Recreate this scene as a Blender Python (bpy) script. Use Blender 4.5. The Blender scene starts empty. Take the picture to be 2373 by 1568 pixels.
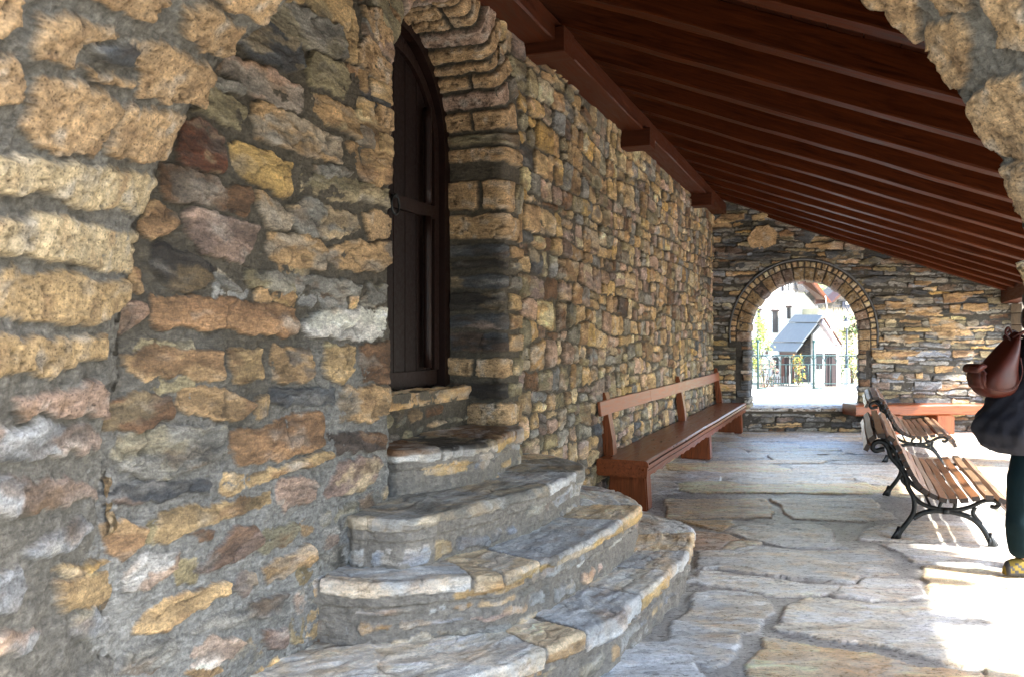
import bpy, bmesh, math, random
import numpy as np
from mathutils import Vector, Matrix
random.seed(7)
C = bpy.context.scene.collection
PI = math.pi
# ------------------------------------------------------------------ camera numbers (photo measured at 2373 x 1568)
F = 2000.0; CX = 1186.5; CY = 783.0; EYE = 1.5
WA, WK = -2.19, 0.3905                       # long wall in plan: x = WA + WK*y
UL = math.hypot(WK, 1.0)
U = Vector((WK/UL, 1/UL, 0)); NIN = Vector((-1/UL, WK/UL, 0))   # along the wall, into the wall
W0 = Vector((WA, 0, 0))
END_Y = 13.8
def wall_sy(px, py):                          # a point of the long wall: distance along it, height
    z = WA/((px-CX)/F-WK); return (z*UL, EYE-(py-CY)*z/F)
def on_floor(px, py, h=0.0):
    y = F*(EYE-h)/(py-CY); return ((px-CX)/F*y, y)
def roof_h(x, y): return 3.70-0.3212*(x-(WA+WK*y))
# ------------------------------------------------------------------ noise
_T = np.random.RandomState(3).rand(256, 256)
def vnoise(x, y):
    xi = np.floor(x).astype(np.int64); yi = np.floor(y).astype(np.int64)
    fx = x-xi; fy = y-yi; fx = fx*fx*(3-2*fx); fy = fy*fy*(3-2*fy)
    a = _T[xi & 255, yi & 255]; b = _T[(xi+1) & 255, yi & 255]; c = _T[xi & 255, (yi+1) & 255]; d = _T[(xi+1) & 255, (yi+1) & 255]
    return (a*(1-fx)+b*fx)*(1-fy)+(c*(1-fx)+d*fx)*fy
def fbm(x, y, o=4, s=0.0):
    r = 0; a = 0.5; t = 0
    for k in range(o):
        r = r+a*vnoise(x+17.3*k+s, y+9.1*k+s*1.7); t += a; a *= 0.5; x = x*2.03; y = y*2.03
    return r/t*2-1
def sm(x): x = np.clip(x, 0, 1); return x*x*(3-2*x)
# ------------------------------------------------------------------ stone colours (linear albedo)
PAL = dict(tan=(.42,.325,.205), cream=(.52,.44,.31), ochre=(.40,.28,.155), gold=(.47,.335,.145), grey=(.255,.245,.215), slate=(.10,.105,.11),
  brown=(.19,.115,.065), red=(.15,.065,.036), mauve=(.26,.195,.16), pink=(.42,.31,.24), white=(.55,.53,.49), blue=(.46,.465,.455),
  mortar=(.108,.094,.070), dark=(.055,.048,.04), orange=(.37,.235,.13), flag=(.60,.585,.54), flagtan=(.57,.47,.34), dirt=(.31,.295,.27), tuff=(.45,.34,.225), olive=(.27,.235,.15))
for _k in ('tan', 'cream', 'tuff', 'flagtan'):
    _m = sum(PAL[_k])/3; PAL[_k] = tuple(max(.02, _m+(v-_m)*1.22) for v in PAL[_k])
PAL['steel'] = (.25, .26, .27); PAL['bluegrey'] = (.36, .37, .375)
class St:
    __slots__ = ('p','c','h','k','edge','ang')
    def __init__(s, p, c, h=.03, k=1, edge=None, ang=None):
        s.p = np.array(p, float); s.c = PAL[c] if isinstance(c, str) else c; s.h = h; s.k = k; s.edge = edge
        q = s.p-s.p.mean(0); w, v = np.linalg.eigh(q.T@q); d = v[:, 1]; s.ang = math.atan2(d[1], d[0]) if ang is None else ang
def sdpoly(x, y, P):
    d = np.full(x.shape, 1e9); ins = np.zeros(x.shape, bool); n = len(P)
    for i in range(n):
        ax, ay = P[i]; bx, by = P[(i+1) % n]; ex, ey = bx-ax, by-ay
        wx, wy = x-ax, y-ay; t = np.clip((wx*ex+wy*ey)/(ex*ex+ey*ey+1e-12), 0, 1)
        d = np.minimum(d, (wx-ex*t)**2+(wy-ey*t)**2)
        c = ((ay > y) != (by > y)) & (x < (bx-ax)*(y-ay)/((by-ay) if by != ay else 1e-12)+ax)
        ins ^= c
    d = np.sqrt(d); return np.where(ins, d, -d)
def field(us, vs, stones, rr=.022, warp=.012, wf=14.0, mort='mortar', mrough=.006, seed=1.0, rough=1.0, flat=False, cvar=1.0, grow=0.0, lowmort=None, cpow=1.2):
    Ug, Vg = np.meshgrid(us, vs, indexing='ij')
    Uw = Ug+warp*fbm(Ug*wf, Vg*wf, 3, seed); Vw = Vg+warp*fbm(Ug*wf, Vg*wf, 3, seed+5.2)
    m = np.array(PAL[mort] if isinstance(mort, str) else mort)
    M3 = np.ones(Ug.shape+(3,))*m
    if lowmort is not None: k_ = sm((lowmort[1]-Vg+.3*fbm(Ug*2, Vg*2, 3, seed+8))/.9)[..., None]; M3 = M3*(1-k_)+k_*np.array(lowmort[0])
    mn = fbm(Ug*5, Vg*5, 4, seed+1); mg = fbm(Ug*70, Vg*70, 2, seed+2)
    H = mrough*(fbm(Ug*12, Vg*12, 4, seed+3)*1.5+mg*.35)
    Col = M3*(1+.22*mn+.28*mg)[:, :, None]
    K = np.zeros(Ug.shape)
    rs = random.Random(int(seed*100))
    for st in stones:
        lo = st.p.min(0)-.03; hi = st.p.max(0)+.03
        i0, i1 = np.searchsorted(us, lo[0]), np.searchsorted(us, hi[0]); j0, j1 = np.searchsorted(vs, lo[1]), np.searchsorted(vs, hi[1])
        if i1-i0 < 2 or j1-j0 < 2: continue
        sl = (slice(i0, i1), slice(j0, j1)); x = Uw[sl]; y = Vw[sl]
        d = sdpoly(x, y, st.p)+grow; t = np.clip(d/rr, 0, 1)
        if not (t > 0).any(): continue
        off = rs.uniform(0, 90); ca, sa = math.cos(st.ang), math.sin(st.ang)
        lx = x*ca+y*sa; ly = -x*sa+y*ca
        cx, cy = st.p.mean(0); tx, ty = rs.uniform(-.09, .09), rs.uniform(-.09, .09)
        if flat: tx *= .1; ty *= .1
        prof = 1-(1-t)**3.2
        if st.k == 2:      # porous tuff
            n1 = fbm(x*26, y*26, 3, off); pit = np.clip(fbm(x*55, y*55, 2, off+3)-.28, 0, 1)
            h = st.h+rough*(.009*n1-.030*pit); cn = 1+.30*fbm(x*9, y*9, 3, off)-1.5*pit; tintn = fbm(x*18, y*18, 2, off+9)
        else:
            st_n = fbm(lx*7, ly*34, 4, off); n1 = fbm(lx*5, ly*13, 3, off+4)
            h = st.h+rough*(.008*n1+.007*st_n-.010*np.abs(fbm(lx*9, ly*16, 3, off+31))); cn = 1+cvar*(.60*st_n+.38*n1); tintn = fbm(lx*6, ly*16, 3, off+9)
            crack = np.clip(.035-np.abs(fbm(lx*3, ly*6, 3, off+20)), 0, .035)/.035
            h = h-rough*.007*crack; cn = cn*(1-.45*crack)
        h = h+np.clip(tx*(x-cx)+ty*(y-cy), -.012, .012)
        hh = prof*h-(1-prof)*.004
        up = (t > 0) & (hh > H[sl]-.002)
        base = np.array(st.c)
        col = np.ones(x.shape+(3,))*base
        if st.edge:
            e = sm((st.edge[0]-Vg[sl]+.01*fbm(x*12, y*12, 2, off))/.012)[..., None]; col = col*(1-e)+e*np.array(PAL[st.edge[1]])
        cmp_ = np.array(PAL[rs.choice(['brown', 'grey', 'tan', 'olive', 'slate', 'cream', 'pink', 'brown'])])*(base.mean()*.55+.11)/.22
        if flat: cmp_ = np.array(PAL[rs.choice(['cream', 'flagtan', 'pink', 'flag', 'tan', 'white'])])*rs.uniform(.8, 1.05)
        if st.k == 1: pw = sm((fbm(lx*4, ly*11, 4, off+40)-.02)/.22)[..., None]*.62*cvar; col = col*(1-pw)+pw*np.minimum(cmp_, .6)
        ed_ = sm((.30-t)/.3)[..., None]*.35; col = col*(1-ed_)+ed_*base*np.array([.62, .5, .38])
        lum = base.mean(); wm = np.clip(tintn-.16, 0, .6)[..., None]*1.1*cvar; col = col*(1-wm)+wm*np.array([.45, .42, .37])*(.5+lum*1.6)
        om = np.clip(-tintn-.12, 0, .6)[..., None]*1.1*cvar; col = col*(1-om)+om*np.array([.95, .62, .34])*lum*.75
        col = col*np.clip(cn, .35, 1.6)[..., None]
        # mortar smears over stone edges
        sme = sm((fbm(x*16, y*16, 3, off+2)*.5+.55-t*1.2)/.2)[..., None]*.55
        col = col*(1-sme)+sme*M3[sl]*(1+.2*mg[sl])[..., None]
        Hs = H[sl]; Cs = Col[sl]; Ks = K[sl]
        Hs[up] = hh[up]; Cs[up] = col[up]; Ks[up] = st.k
        H[sl] = Hs; Col[sl] = Cs; K[sl] = Ks
    Col = (.24 if flat else .218)*(np.clip(Col, .01, 1)/.24)**cpow
    return Ug, Vg, H, np.clip(Col, .008, .78), K
def grid_mesh(name, P, Col, K, mat, parent=None, keep=None):
    n, m = P.shape[:2]
    idx = np.arange(n*m).reshape(n, m)
    q = np.stack([idx[:-1, :-1], idx[1:, :-1], idx[1:, 1:], idx[:-1, 1:]], -1)
    if keep is not None:
        kf = keep[:-1, :-1] & keep[1:, :-1] & keep[1:, 1:] & keep[:-1, 1:]; q = q[kf]
    q = q.reshape(-1, 4)
    used = np.unique(q); remap = np.full(n*m, -1); remap[used] = np.arange(len(used)); q = remap[q]
    co = P.reshape(-1, 3)[used]; cc = Col.reshape(-1, 3)[used]; kk = K.reshape(-1)[used]
    me = bpy.data.meshes.new(name)
    me.vertices.add(len(co)); me.vertices.foreach_set('co', co.astype(np.float32).ravel())
    me.loops.add(q.size); me.loops.foreach_set('vertex_index', q.astype(np.int32).ravel())
    me.polygons.add(len(q)); me.polygons.foreach_set('loop_start', (np.arange(len(q))*4).astype(np.int32)); me.polygons.foreach_set('loop_total', np.full(len(q), 4, np.int32))
    me.update(calc_edges=True)
    me.polygons.foreach_set('use_smooth', np.ones(len(q), bool))
    a = me.color_attributes.new('Col', 'FLOAT_COLOR', 'POINT'); a.data.foreach_set('color', np.concatenate([cc, np.ones((len(cc), 1))], 1).astype(np.float32).ravel())
    b = me.attributes.new('Kind', 'FLOAT', 'POINT'); b.data.foreach_set('value', kk.astype(np.float32))
    me.materials.append(mat)
    o = bpy.data.objects.new(name, me); C.objects.link(o); place(o, parent)
    return o
# ------------------------------------------------------------------ generators of stone layouts
def poly_round(x0, x1, y0a, y0b, y1a, y1b, r, rs, j=.012):
    w = x1-x0; h = ((y1a-y0a)+(y1b-y0b))/2; r = min(r, w*.3, h*.38)
    J = lambda: rs.uniform(-j, j)
    lo = lambda x: y0a+(y0b-y0a)*(x-x0)/w
    hi = lambda x: y1a+(y1b-y1a)*(x-x0)/w
    r1, r2, r3, r4 = [r*rs.uniform(.4, 1.5) for _ in range(4)]
    return [(x0+r1, lo(x0+r1)+J()*.5), ((x0+x1)/2, lo((x0+x1)/2)+J()*.6), (x1-r2, lo(x1-r2)+J()*.5), (x1+J()*.4, lo(x1)+r2), (x1+J()*.4, hi(x1)-r3),
            (x1-r3, hi(x1-r3)+J()*.5), ((x0+x1)/2, hi((x0+x1)/2)+J()*.6), (x0+r4, hi(x0+r4)+J()*.5), (x0+J()*.4, hi(x0)-r4), (x0+J()*.4, lo(x0)+r1)]
def pick(rs, table):
    t = rs.uniform(0, sum(w for _, w in table))
    for c, w in table:
        t -= w
        if t <= 0: break
    b = PAL[c]; f = rs.uniform(.78, 1.25); g = rs.uniform(-.05, .05)
    return (b[0]*f*(1+g), b[1]*f, b[2]*f*(1-g*2))
def rubble(u0, u1, v0, v1, hr, wr, gap, table, seed, prot=(.015, .04), wav=.03, rad=.03, kinds=None, j=.012, avoid=None, skip=None, split=.25, aspect=None):
    rs = random.Random(seed); out = []; v = v0; k = 0
    wv = lambda u, k: wav*(vnoise(np.array([u*1.3+k*7.7]), np.array([k*3.1+seed]))[0]-.5)*2
    while v < v1:
        h = rs.uniform(*hr); u = u0-rs.uniform(0, wr[0])
        while u < u1:
            w = rs.uniform(*wr)*(h/((hr[0]+hr[1])/2))**.4
            a0, a1 = u+gap/2, u+w-gap/2
            b0, b1, t0, t1 = v+wv(a0, k)+gap/2, v+wv(a1, k)+gap/2, v+h+wv(a0, k+1)-gap/2, v+h+wv(a1, k+1)-gap/2
            if min(t0-b0, t1-b1) < .02: u += w; continue
            cells = [(a0, a1, b0, b1, t0, t1)]
            r = rs.random()
            if r < split and h > (hr[0]+hr[1])/2:
                mid = rs.uniform(.35, .65); m0 = b0+(t0-b0)*mid; m1 = b1+(t1-b1)*mid; cells = [(a0, a1, b0, b1, m0-gap/2, m1-gap/2), (a0, a1, m0+gap/2, m1+gap/2, t0, t1)]
            for (x0, x1, p0, p1, q0, q1) in cells:
                if min(q0-p0, q1-p1) < .018 or x1-x0 < .02: continue
                cxx, cyy = (x0+x1)/2, (p0+q1)/2
                if avoid and avoid(cxx, cyy, (x1-x0)/2, (q0-p0)/2): continue
                c = pick(rs, table); kd = 1
                if kinds: kd = kinds(c, rs)
                p = poly_round(x0, x1, p0, p1, q0, q1, rad, rs, j)
                if rs.random() < .35:
                    sk = rs.uniform(-.3, .3)*(q0-p0); p = [(x+(y-cyy)*sk/(q0-p0+.01), y) for x, y in p]
                out.append(St(p, c, rs.uniform(*prot), kd, ang=rs.uniform(-.12, .12)))
            u += w
        v += h; k += 1
    return out
def avoider(stones, m=.0):
    bb = [(s.p[:, 0].min(), s.p[:, 0].max(), s.p[:, 1].min(), s.p[:, 1].max()) for s in stones]
    def f(cx, cy, hw, hh):
        for b in bb:
            if cx+hw*.75 > b[0]-m and cx-hw*.75 < b[1]+m and cy+hh*.75 > b[2]-m and cy-hh*.75 < b[3]+m: return True
        return False
    return f
# ------------------------------------------------------------------ materials
def new_mat(name):
    m = bpy.data.materials.new(name); m.use_nodes = True; nt = m.node_tree
    b = nt.nodes['Principled BSDF']; return m, nt, b
def nd(nt, t, **kw):
    n = nt.nodes.new(t)
    for k, v in kw.items(): setattr(n, k, v)
    return n
def mixc(nt, typ, fac, a, b):
    n = nd(nt, 'ShaderNodeMix', data_type='RGBA', blend_type=typ)
    for s, v in ((n.inputs[0], fac), (n.inputs[6], a), (n.inputs[7], b)):
        if isinstance(v, bpy.types.NodeSocket): nt.links.new(v, s)
        elif isinstance(v, (int, float)): s.default_value = v
        else: s.default_value = (*v, 1)
    return n.outputs[2]
def mapr(nt, v, a, b, c, d):
    n = nd(nt, 'ShaderNodeMapRange'); nt.links.new(v, n.inputs[0])
    for i, q in enumerate((a, b, c, d)): n.inputs[i+1].default_value = q
    return n.outputs[0]
def noise(nt, vec, sc, det=4, rough=.6, dist=0.0):
    n = nd(nt, 'ShaderNodeTexNoise'); n.inputs['Scale'].default_value = sc; n.inputs['Detail'].default_value = det
    n.inputs['Roughness'].default_value = rough; n.inputs['Distortion'].default_value = dist
    if vec is not None: nt.links.new(vec, n.inputs['Vector'])
    return n.outputs[0]
def scaled(nt, vec, s):
    n = nd(nt, 'ShaderNodeMapping'); n.inputs['Scale'].default_value = s; nt.links.new(vec, n.inputs['Vector']); return n.outputs[0]
def bumpn(nt, b, h, strength, dist, prev=None):
    n = nd(nt, 'ShaderNodeBump'); n.inputs['Strength'].default_value = strength; n.inputs['Distance'].default_value = dist
    nt.links.new(h, n.inputs['Height'])
    if prev is not None: nt.links.new(prev, n.inputs['Normal'])
    nt.links.new(n.outputs[0], b.inputs['Normal']); return n.outputs[0]
def mat_masonry(name, rough=.85, stretch=(1, 1, 3.2), gloss=0.5, bs=1.0, stain=0.0, amp=1.0):
    m, nt, b = new_mat(name)
    tc = nd(nt, 'ShaderNodeTexCoord').outputs['Object']
    at = nd(nt, 'ShaderNodeAttribute', attribute_name='Col').outputs['Color']
    fine = noise(nt, tc, 110, 6, .8); st = noise(nt, scaled(nt, tc, stretch), 26, 5, .65, .4)
    c = mixc(nt, 'MULTIPLY', 1.0, at, (1, 1, 1))
    g = nd(nt, 'ShaderNodeMath', operation='MULTIPLY'); nt.links.new(mapr(nt, fine, .3, .7, 1-.5*amp, 1+.5*amp), g.inputs[0]); nt.links.new(mapr(nt, st, .33, .67, 1-.38*amp, 1+.38*amp), g.inputs[1])
    vm = nd(nt, 'ShaderNodeVectorMath', operation='SCALE'); nt.links.new(at, vm.inputs[0]); 
    vein = noise(nt, scaled(nt, tc, stretch), 7, 7, .7, 1.2); va = nd(nt, 'ShaderNodeMath', operation='SUBTRACT'); nt.links.new(vein, va.inputs[0]); va.inputs[1].default_value = .5
    vb = nd(nt, 'ShaderNodeMath', operation='ABSOLUTE'); nt.links.new(va.outputs[0], vb.inputs[0]); vc = mapr(nt, vb.outputs[0], .0, .012, .45, 1.0)
    kd = nd(nt, 'ShaderNodeAttribute', attribute_name='Kind').outputs['Fac']; vo = nd(nt, 'ShaderNodeTexVoronoi'); vo.inputs['Scale'].default_value = 85; nt.links.new(tc, vo.inputs['Vector'])
    pit = mapr(nt, vo.outputs['Distance'], .12, .34, .42, 1.05); pm = mixc(nt, 'MIX', mapr(nt, kd, 1.3, 1.7, 0, 1), vc, pit); km = mixc(nt, 'MIX', mapr(nt, kd, .2, .6, 0, 1), (1, 1, 1), pm)
    g2 = nd(nt, 'ShaderNodeMath', operation='MULTIPLY'); nt.links.new(g.outputs[0], g2.inputs[0]); nt.links.new(km, g2.inputs[1]); g = g2
    nt.links.new(g.outputs[0], vm.inputs[3])
    fc = vm.outputs[0]
    if stain:
        sn = noise(nt, tc, 1.9, 7, .68, .6); sn2 = noise(nt, scaled(nt, tc, (1, 1, 1)), 4.3, 6, .7, 1.0)
        sw = nd(nt, 'ShaderNodeMath', operation='MULTIPLY'); nt.links.new(mapr(nt, sn, .50, .60, 0, stain), sw.inputs[0]); nt.links.new(mapr(nt, kd, .2, .6, 0, 1), sw.inputs[1])
        t1 = mixc(nt, 'MULTIPLY', 1.0, fc, (1.05, .80, .50)); fc = mixc(nt, 'MIX', sw.outputs[0], fc, t1)
        lw = nd(nt, 'ShaderNodeMath', operation='MULTIPLY'); nt.links.new(mapr(nt, sn2, .53, .62, 0, stain*.8), lw.inputs[0]); nt.links.new(mapr(nt, kd, .2, .6, 0, 1), lw.inputs[1])
        fc = mixc(nt, 'MIX', lw.outputs[0], fc, (.60, .60, .58))
    nt.links.new(fc, b.inputs['Base Color'])
    b.inputs['Specular IOR Level'].default_value = gloss
    r = mapr(nt, st, .3, .7, rough-.12, min(1, rough+.1)); nt.links.new(r, b.inputs['Roughness'])
    p = bumpn(nt, b, st, .9*bs, .022); bumpn(nt, b, fine, .9*bs, .010, p)
    return m
def mat_wood(name, col, rough=.45, sc=1.0, dark=.55, coat=0.0, spec=.5):
    m, nt, b = new_mat(name)
    tc = nd(nt, 'ShaderNodeTexCoord').outputs['Object']
    oi = nd(nt, 'ShaderNodeObjectInfo').outputs['Random']
    ad = nd(nt, 'ShaderNodeVectorMath', operation='ADD'); nt.links.new(tc, ad.inputs[0])
    cb = nd(nt, 'ShaderNodeCombineXYZ'); mu = nd(nt, 'ShaderNodeMath', operation='MULTIPLY'); nt.links.new(oi, mu.inputs[0]); mu.inputs[1].default_value = 37
    for i in range(3): nt.links.new(mu.outputs[0], cb.inputs[i])
    nt.links.new(cb.outputs[0], ad.inputs[1]); v = ad.outputs[0]
    g1 = noise(nt, scaled(nt, v, (1.2*sc, 14*sc, 14*sc)), 2.4, 5, .6, .8); g2 = noise(nt, scaled(nt, v, (3*sc, 90*sc, 90*sc)), 1.5, 3, .6)
    big = noise(nt, v, 2.2*sc, 3, .5)
    d = tuple(x*dark for x in col); l = tuple(min(1, x*1.45) for x in col)
    r = nd(nt, 'ShaderNodeValToRGB'); nt.links.new(g1, r.inputs[0]); e = r.color_ramp.elements
    e[0].position = .3; e[0].color = (*d, 1); e[1].position = .72; e[1].color = (*l, 1)
    c = mixc(nt, 'MULTIPLY', .45, r.outputs[0], g2); c = mixc(nt, 'MIX', mapr(nt, big, .35, .7, 0, .55), c, tuple(x*.72 for x in col))
    nt.links.new(c, b.inputs['Base Color']); nt.links.new(mapr(nt, g1, .3, .7, rough-.08, rough+.14), b.inputs['Roughness'])
    b.inputs['Specular IOR Level'].default_value = spec
    b.inputs['Coat Weight'].default_value = coat; b.inputs['Coat Roughness'].default_value = .25
    p = bumpn(nt, b, g1, .35, .004); bumpn(nt, b, g2, .25, .0015, p)
    return m
def mat_plain(name, col, rough=.7, metal=0.0, var=.2, sc=30, bump=.3, bd=.002, spec=.5):
    m, nt, b = new_mat(name); tc = nd(nt, 'ShaderNodeTexCoord').outputs['Object']
    n = noise(nt, tc, sc, 5, .6); n2 = noise(nt, tc, sc*.17, 3, .5)
    c = mixc(nt, 'MIX', mapr(nt, n, .3, .7, 0, 1), tuple(x*(1-var) for x in col), tuple(min(1, x*(1+var)) for x in col))
    c = mixc(nt, 'MIX', mapr(nt, n2, .4, .7, 0, .5), c, tuple(x*(1-var*1.3) for x in col))
    nt.links.new(c, b.inputs['Base Color']); b.inputs['Roughness'].default_value = rough; b.inputs['Metallic'].default_value = metal
    b.inputs['Specular IOR Level'].default_value = spec
    if bump: bumpn(nt, b, n, bump, bd)
    return m
def mat_bricky(name, c1, c2, mort, scale, bw=.5, bh=.25, ms=.02, rough=.9, coord='Object', rot=None, nz=.6):
    m, nt, b = new_mat(name); tc = nd(nt, 'ShaderNodeTexCoord').outputs[coord]
    mp = nd(nt, 'ShaderNodeMapping'); nt.links.new(tc, mp.inputs['Vector']); 
    if rot: mp.inputs['Rotation'].default_value = rot
    w = noise(nt, mp.outputs[0], 3, 3); 
    vv = nd(nt, 'ShaderNodeVectorMath', operation='SCALE'); vv.inputs[3].default_value = .16; 
    nn = nd(nt, 'ShaderNodeTexNoise'); nn.inputs['Scale'].default_value = 3; nt.links.new(mp.outputs[0], nn.inputs['Vector']); nt.links.new(nn.outputs['Color'], vv.inputs[0])
    ad = nd(nt, 'ShaderNodeVectorMath', operation='ADD'); nt.links.new(mp.outputs[0], ad.inputs[0]); nt.links.new(vv.outputs[0], ad.inputs[1])
    t = nd(nt, 'ShaderNodeTexBrick'); nt.links.new(ad.outputs[0], t.inputs['Vector'])
    t.inputs['Color1'].default_value = (*c1, 1); t.inputs['Color2'].default_value = (*c2, 1); t.inputs['Mortar'].default_value = (*mort, 1)
    t.inputs['Scale'].default_value = scale; t.inputs['Brick Width'].default_value = bw; t.inputs['Row Height'].default_value = bh; t.inputs['Mortar Size'].default_value = ms
    n = noise(nt, tc, 14, 5)
    c = mixc(nt, 'MULTIPLY', nz, t.outputs['Color'], n); c = mixc(nt, 'MIX', .35, c, t.outputs['Color'])
    nt.links.new(c, b.inputs['Base Color']); b.inputs['Roughness'].default_value = rough; bumpn(nt, b, t.outputs['Fac'], -.5, .02)
    return m
M_wall = mat_masonry('stone_masonry', .86)
M_floor = mat_masonry('flagstone', .33, (1.1, 2.0, 1), .7, .5, .5, .6)
M_step = mat_masonry('step_stone', .60, (1.3, 1.3, 3), .4, .8, .4, .6)
M_core = mat_plain('lime_mortar', PAL['mortar'], .95, 0, .25, 22, .6, .01)
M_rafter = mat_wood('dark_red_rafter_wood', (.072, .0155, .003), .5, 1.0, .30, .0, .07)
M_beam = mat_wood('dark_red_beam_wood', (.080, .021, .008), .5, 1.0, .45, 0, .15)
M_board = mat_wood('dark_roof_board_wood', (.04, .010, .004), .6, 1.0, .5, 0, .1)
M_bench = mat_wood('varnished_red_brown_wood', (.25, .064, .016), .33, 1.3, .38, .12, .4)
M_rail = mat_wood('pale_red_brown_wood', (.33, .105, .045), .40, 1.3, .55, .1)
M_slat = mat_wood('golden_brown_slat_wood', (.27, .115, .045), .38, 2.0, .4, .2)
M_slat2 = mat_wood('greyed_brown_slat_wood', (.22, .13, .065), .5, 2.0, .45)
M_endgrain = mat_plain('dark_slat_end_wood', (.035, .025, .02), .7, 0, .3, 40)
M_iron = mat_plain('black_cast_iron', (.022, .025, .026), .45, .55, .3, 60, .4, .001)
M_door = mat_wood('very_dark_door_wood', (.010, .003, .002), .5, 1.0, .5, 0, .25)
M_doorframe = mat_wood('dark_brown_door_frame_wood', (.015, .005, .003), .5, 1.0, .5, 0, .25)
# ------------------------------------------------------------------ object helpers
def empty(name, loc, label, cat, group=None, rz=0):
    o = bpy.data.objects.new(name, None); C.objects.link(o); o.location = loc; o.rotation_euler[2] = rz
    o.empty_display_size = .2; o['label'] = label; o['category'] = cat
    if group: o['group'] = group
    return o
def tag(o, label, cat, group=None, kind=None):
    o['label'] = label; o['category'] = cat
    if group: o['group'] = group
    if kind: o['kind'] = kind
    return o
def place(o, parent):
    """make o a child but keep its world position (parents carry plain loc/rot)"""
    if parent is not None:
        o.parent = parent
        M = Matrix.Translation(parent.location) @ Matrix.Rotation(parent.rotation_euler[2], 4, 'Z')
        o.matrix_parent_inverse = M.inverted()
    return o
def bm_obj(name, bm, mat, parent=None, smooth=False, world=True):
    me = bpy.data.meshes.new(name); bmesh.ops.recalc_face_normals(bm, faces=bm.faces); bm.to_mesh(me); bm.free()
    for m in (mat if isinstance(mat, (list, tuple)) else [mat]): me.materials.append(m)
    if smooth: me.polygons.foreach_set('use_smooth', np.ones(len(me.polygons), bool))
    o = bpy.data.objects.new(name, me); C.objects.link(o)
    if world: place(o, parent)
    else: o.parent = parent
    return o
def add_box(bm, c, s, rz=0.0, mi=0, M=None):
    vs = []
    for dx in (-.5, .5):
        for dy in (-.5, .5):
            for dz in (-.5, .5):
                p = Vector((dx*s[0], dy*s[1], dz*s[2])); p.rotate(Matrix.Rotation(rz, 3, 'Z')); p = p+Vector(c)
                if M: p = M@p
                vs.append(bm.verts.new(p))
    fs = [(0,1,3,2),(4,6,7,5),(0,4,5,1),(2,3,7,6),(0,2,6,4),(1,5,7,3)]
    for f in fs: bm.faces.new([vs[i] for i in f]).material_index = mi
    return vs
def add_prism(bm, pts, depth_vec, mi=0):
    """polygon pts (Vectors) extruded by depth_vec"""
    a = [bm.verts.new(p) for p in pts]; b = [bm.verts.new(Vector(p)+depth_vec) for p in pts]; n = len(pts)
    bm.faces.new(a).material_index = mi; bm.faces.new(b[::-1]).material_index = mi
    for i in range(n): bm.faces.new((a[i], a[(i+1) % n], b[(i+1) % n], b[i])).material_index = mi
def add_tube(bm, pts, rad, seg=8, cap=True, mi=0, flat=None):
    pts = [Vector(p) for p in pts]; n = len(pts); rings = []; up = None
    for i, p in enumerate(pts):
        t = (pts[min(i+1, n-1)]-pts[max(i-1, 0)]).normalized()
        if up is None:
            up = Vector((0, 0, 1)) if abs(t.z) < .9 else Vector((1, 0, 0))
        a = (up-t*up.dot(t)).normalized(); b = t.cross(a); up = a
        r = rad[i] if isinstance(rad, (list, tuple)) else rad
        rx, ry = (r, r) if not isinstance(r, tuple) else r
        rings.append([bm.verts.new(p+a*math.cos(2*PI*k/seg)*rx+b*math.sin(2*PI*k/seg)*ry) for k in range(seg)])
    for i in range(n-1):
        for k in range(seg): 
            f = bm.faces.new((rings[i][k], rings[i][(k+1) % seg], rings[i+1][(k+1) % seg], rings[i+1][k])); f.smooth = True; f.material_index = mi
    if cap:
        bm.faces.new(rings[0][::-1]).material_index = mi; bm.faces.new(rings[-1]).material_index = mi
def spline(pts, n=6):
    P = [Vector(p) for p in pts]; out = []
    for i in range(len(P)-1):
        p0, p1, p2, p3 = P[max(i-1, 0)], P[i], P[i+1], P[min(i+2, len(P)-1)]
        for k in range(n):
            t = k/n; out.append(.5*((2*p1)+(p2-p0)*t+(2*p0-5*p1+4*p2-p3)*t*t+(3*p1-p0-3*p2+p3)*t*t*t))
    out.append(P[-1]); return out
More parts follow.
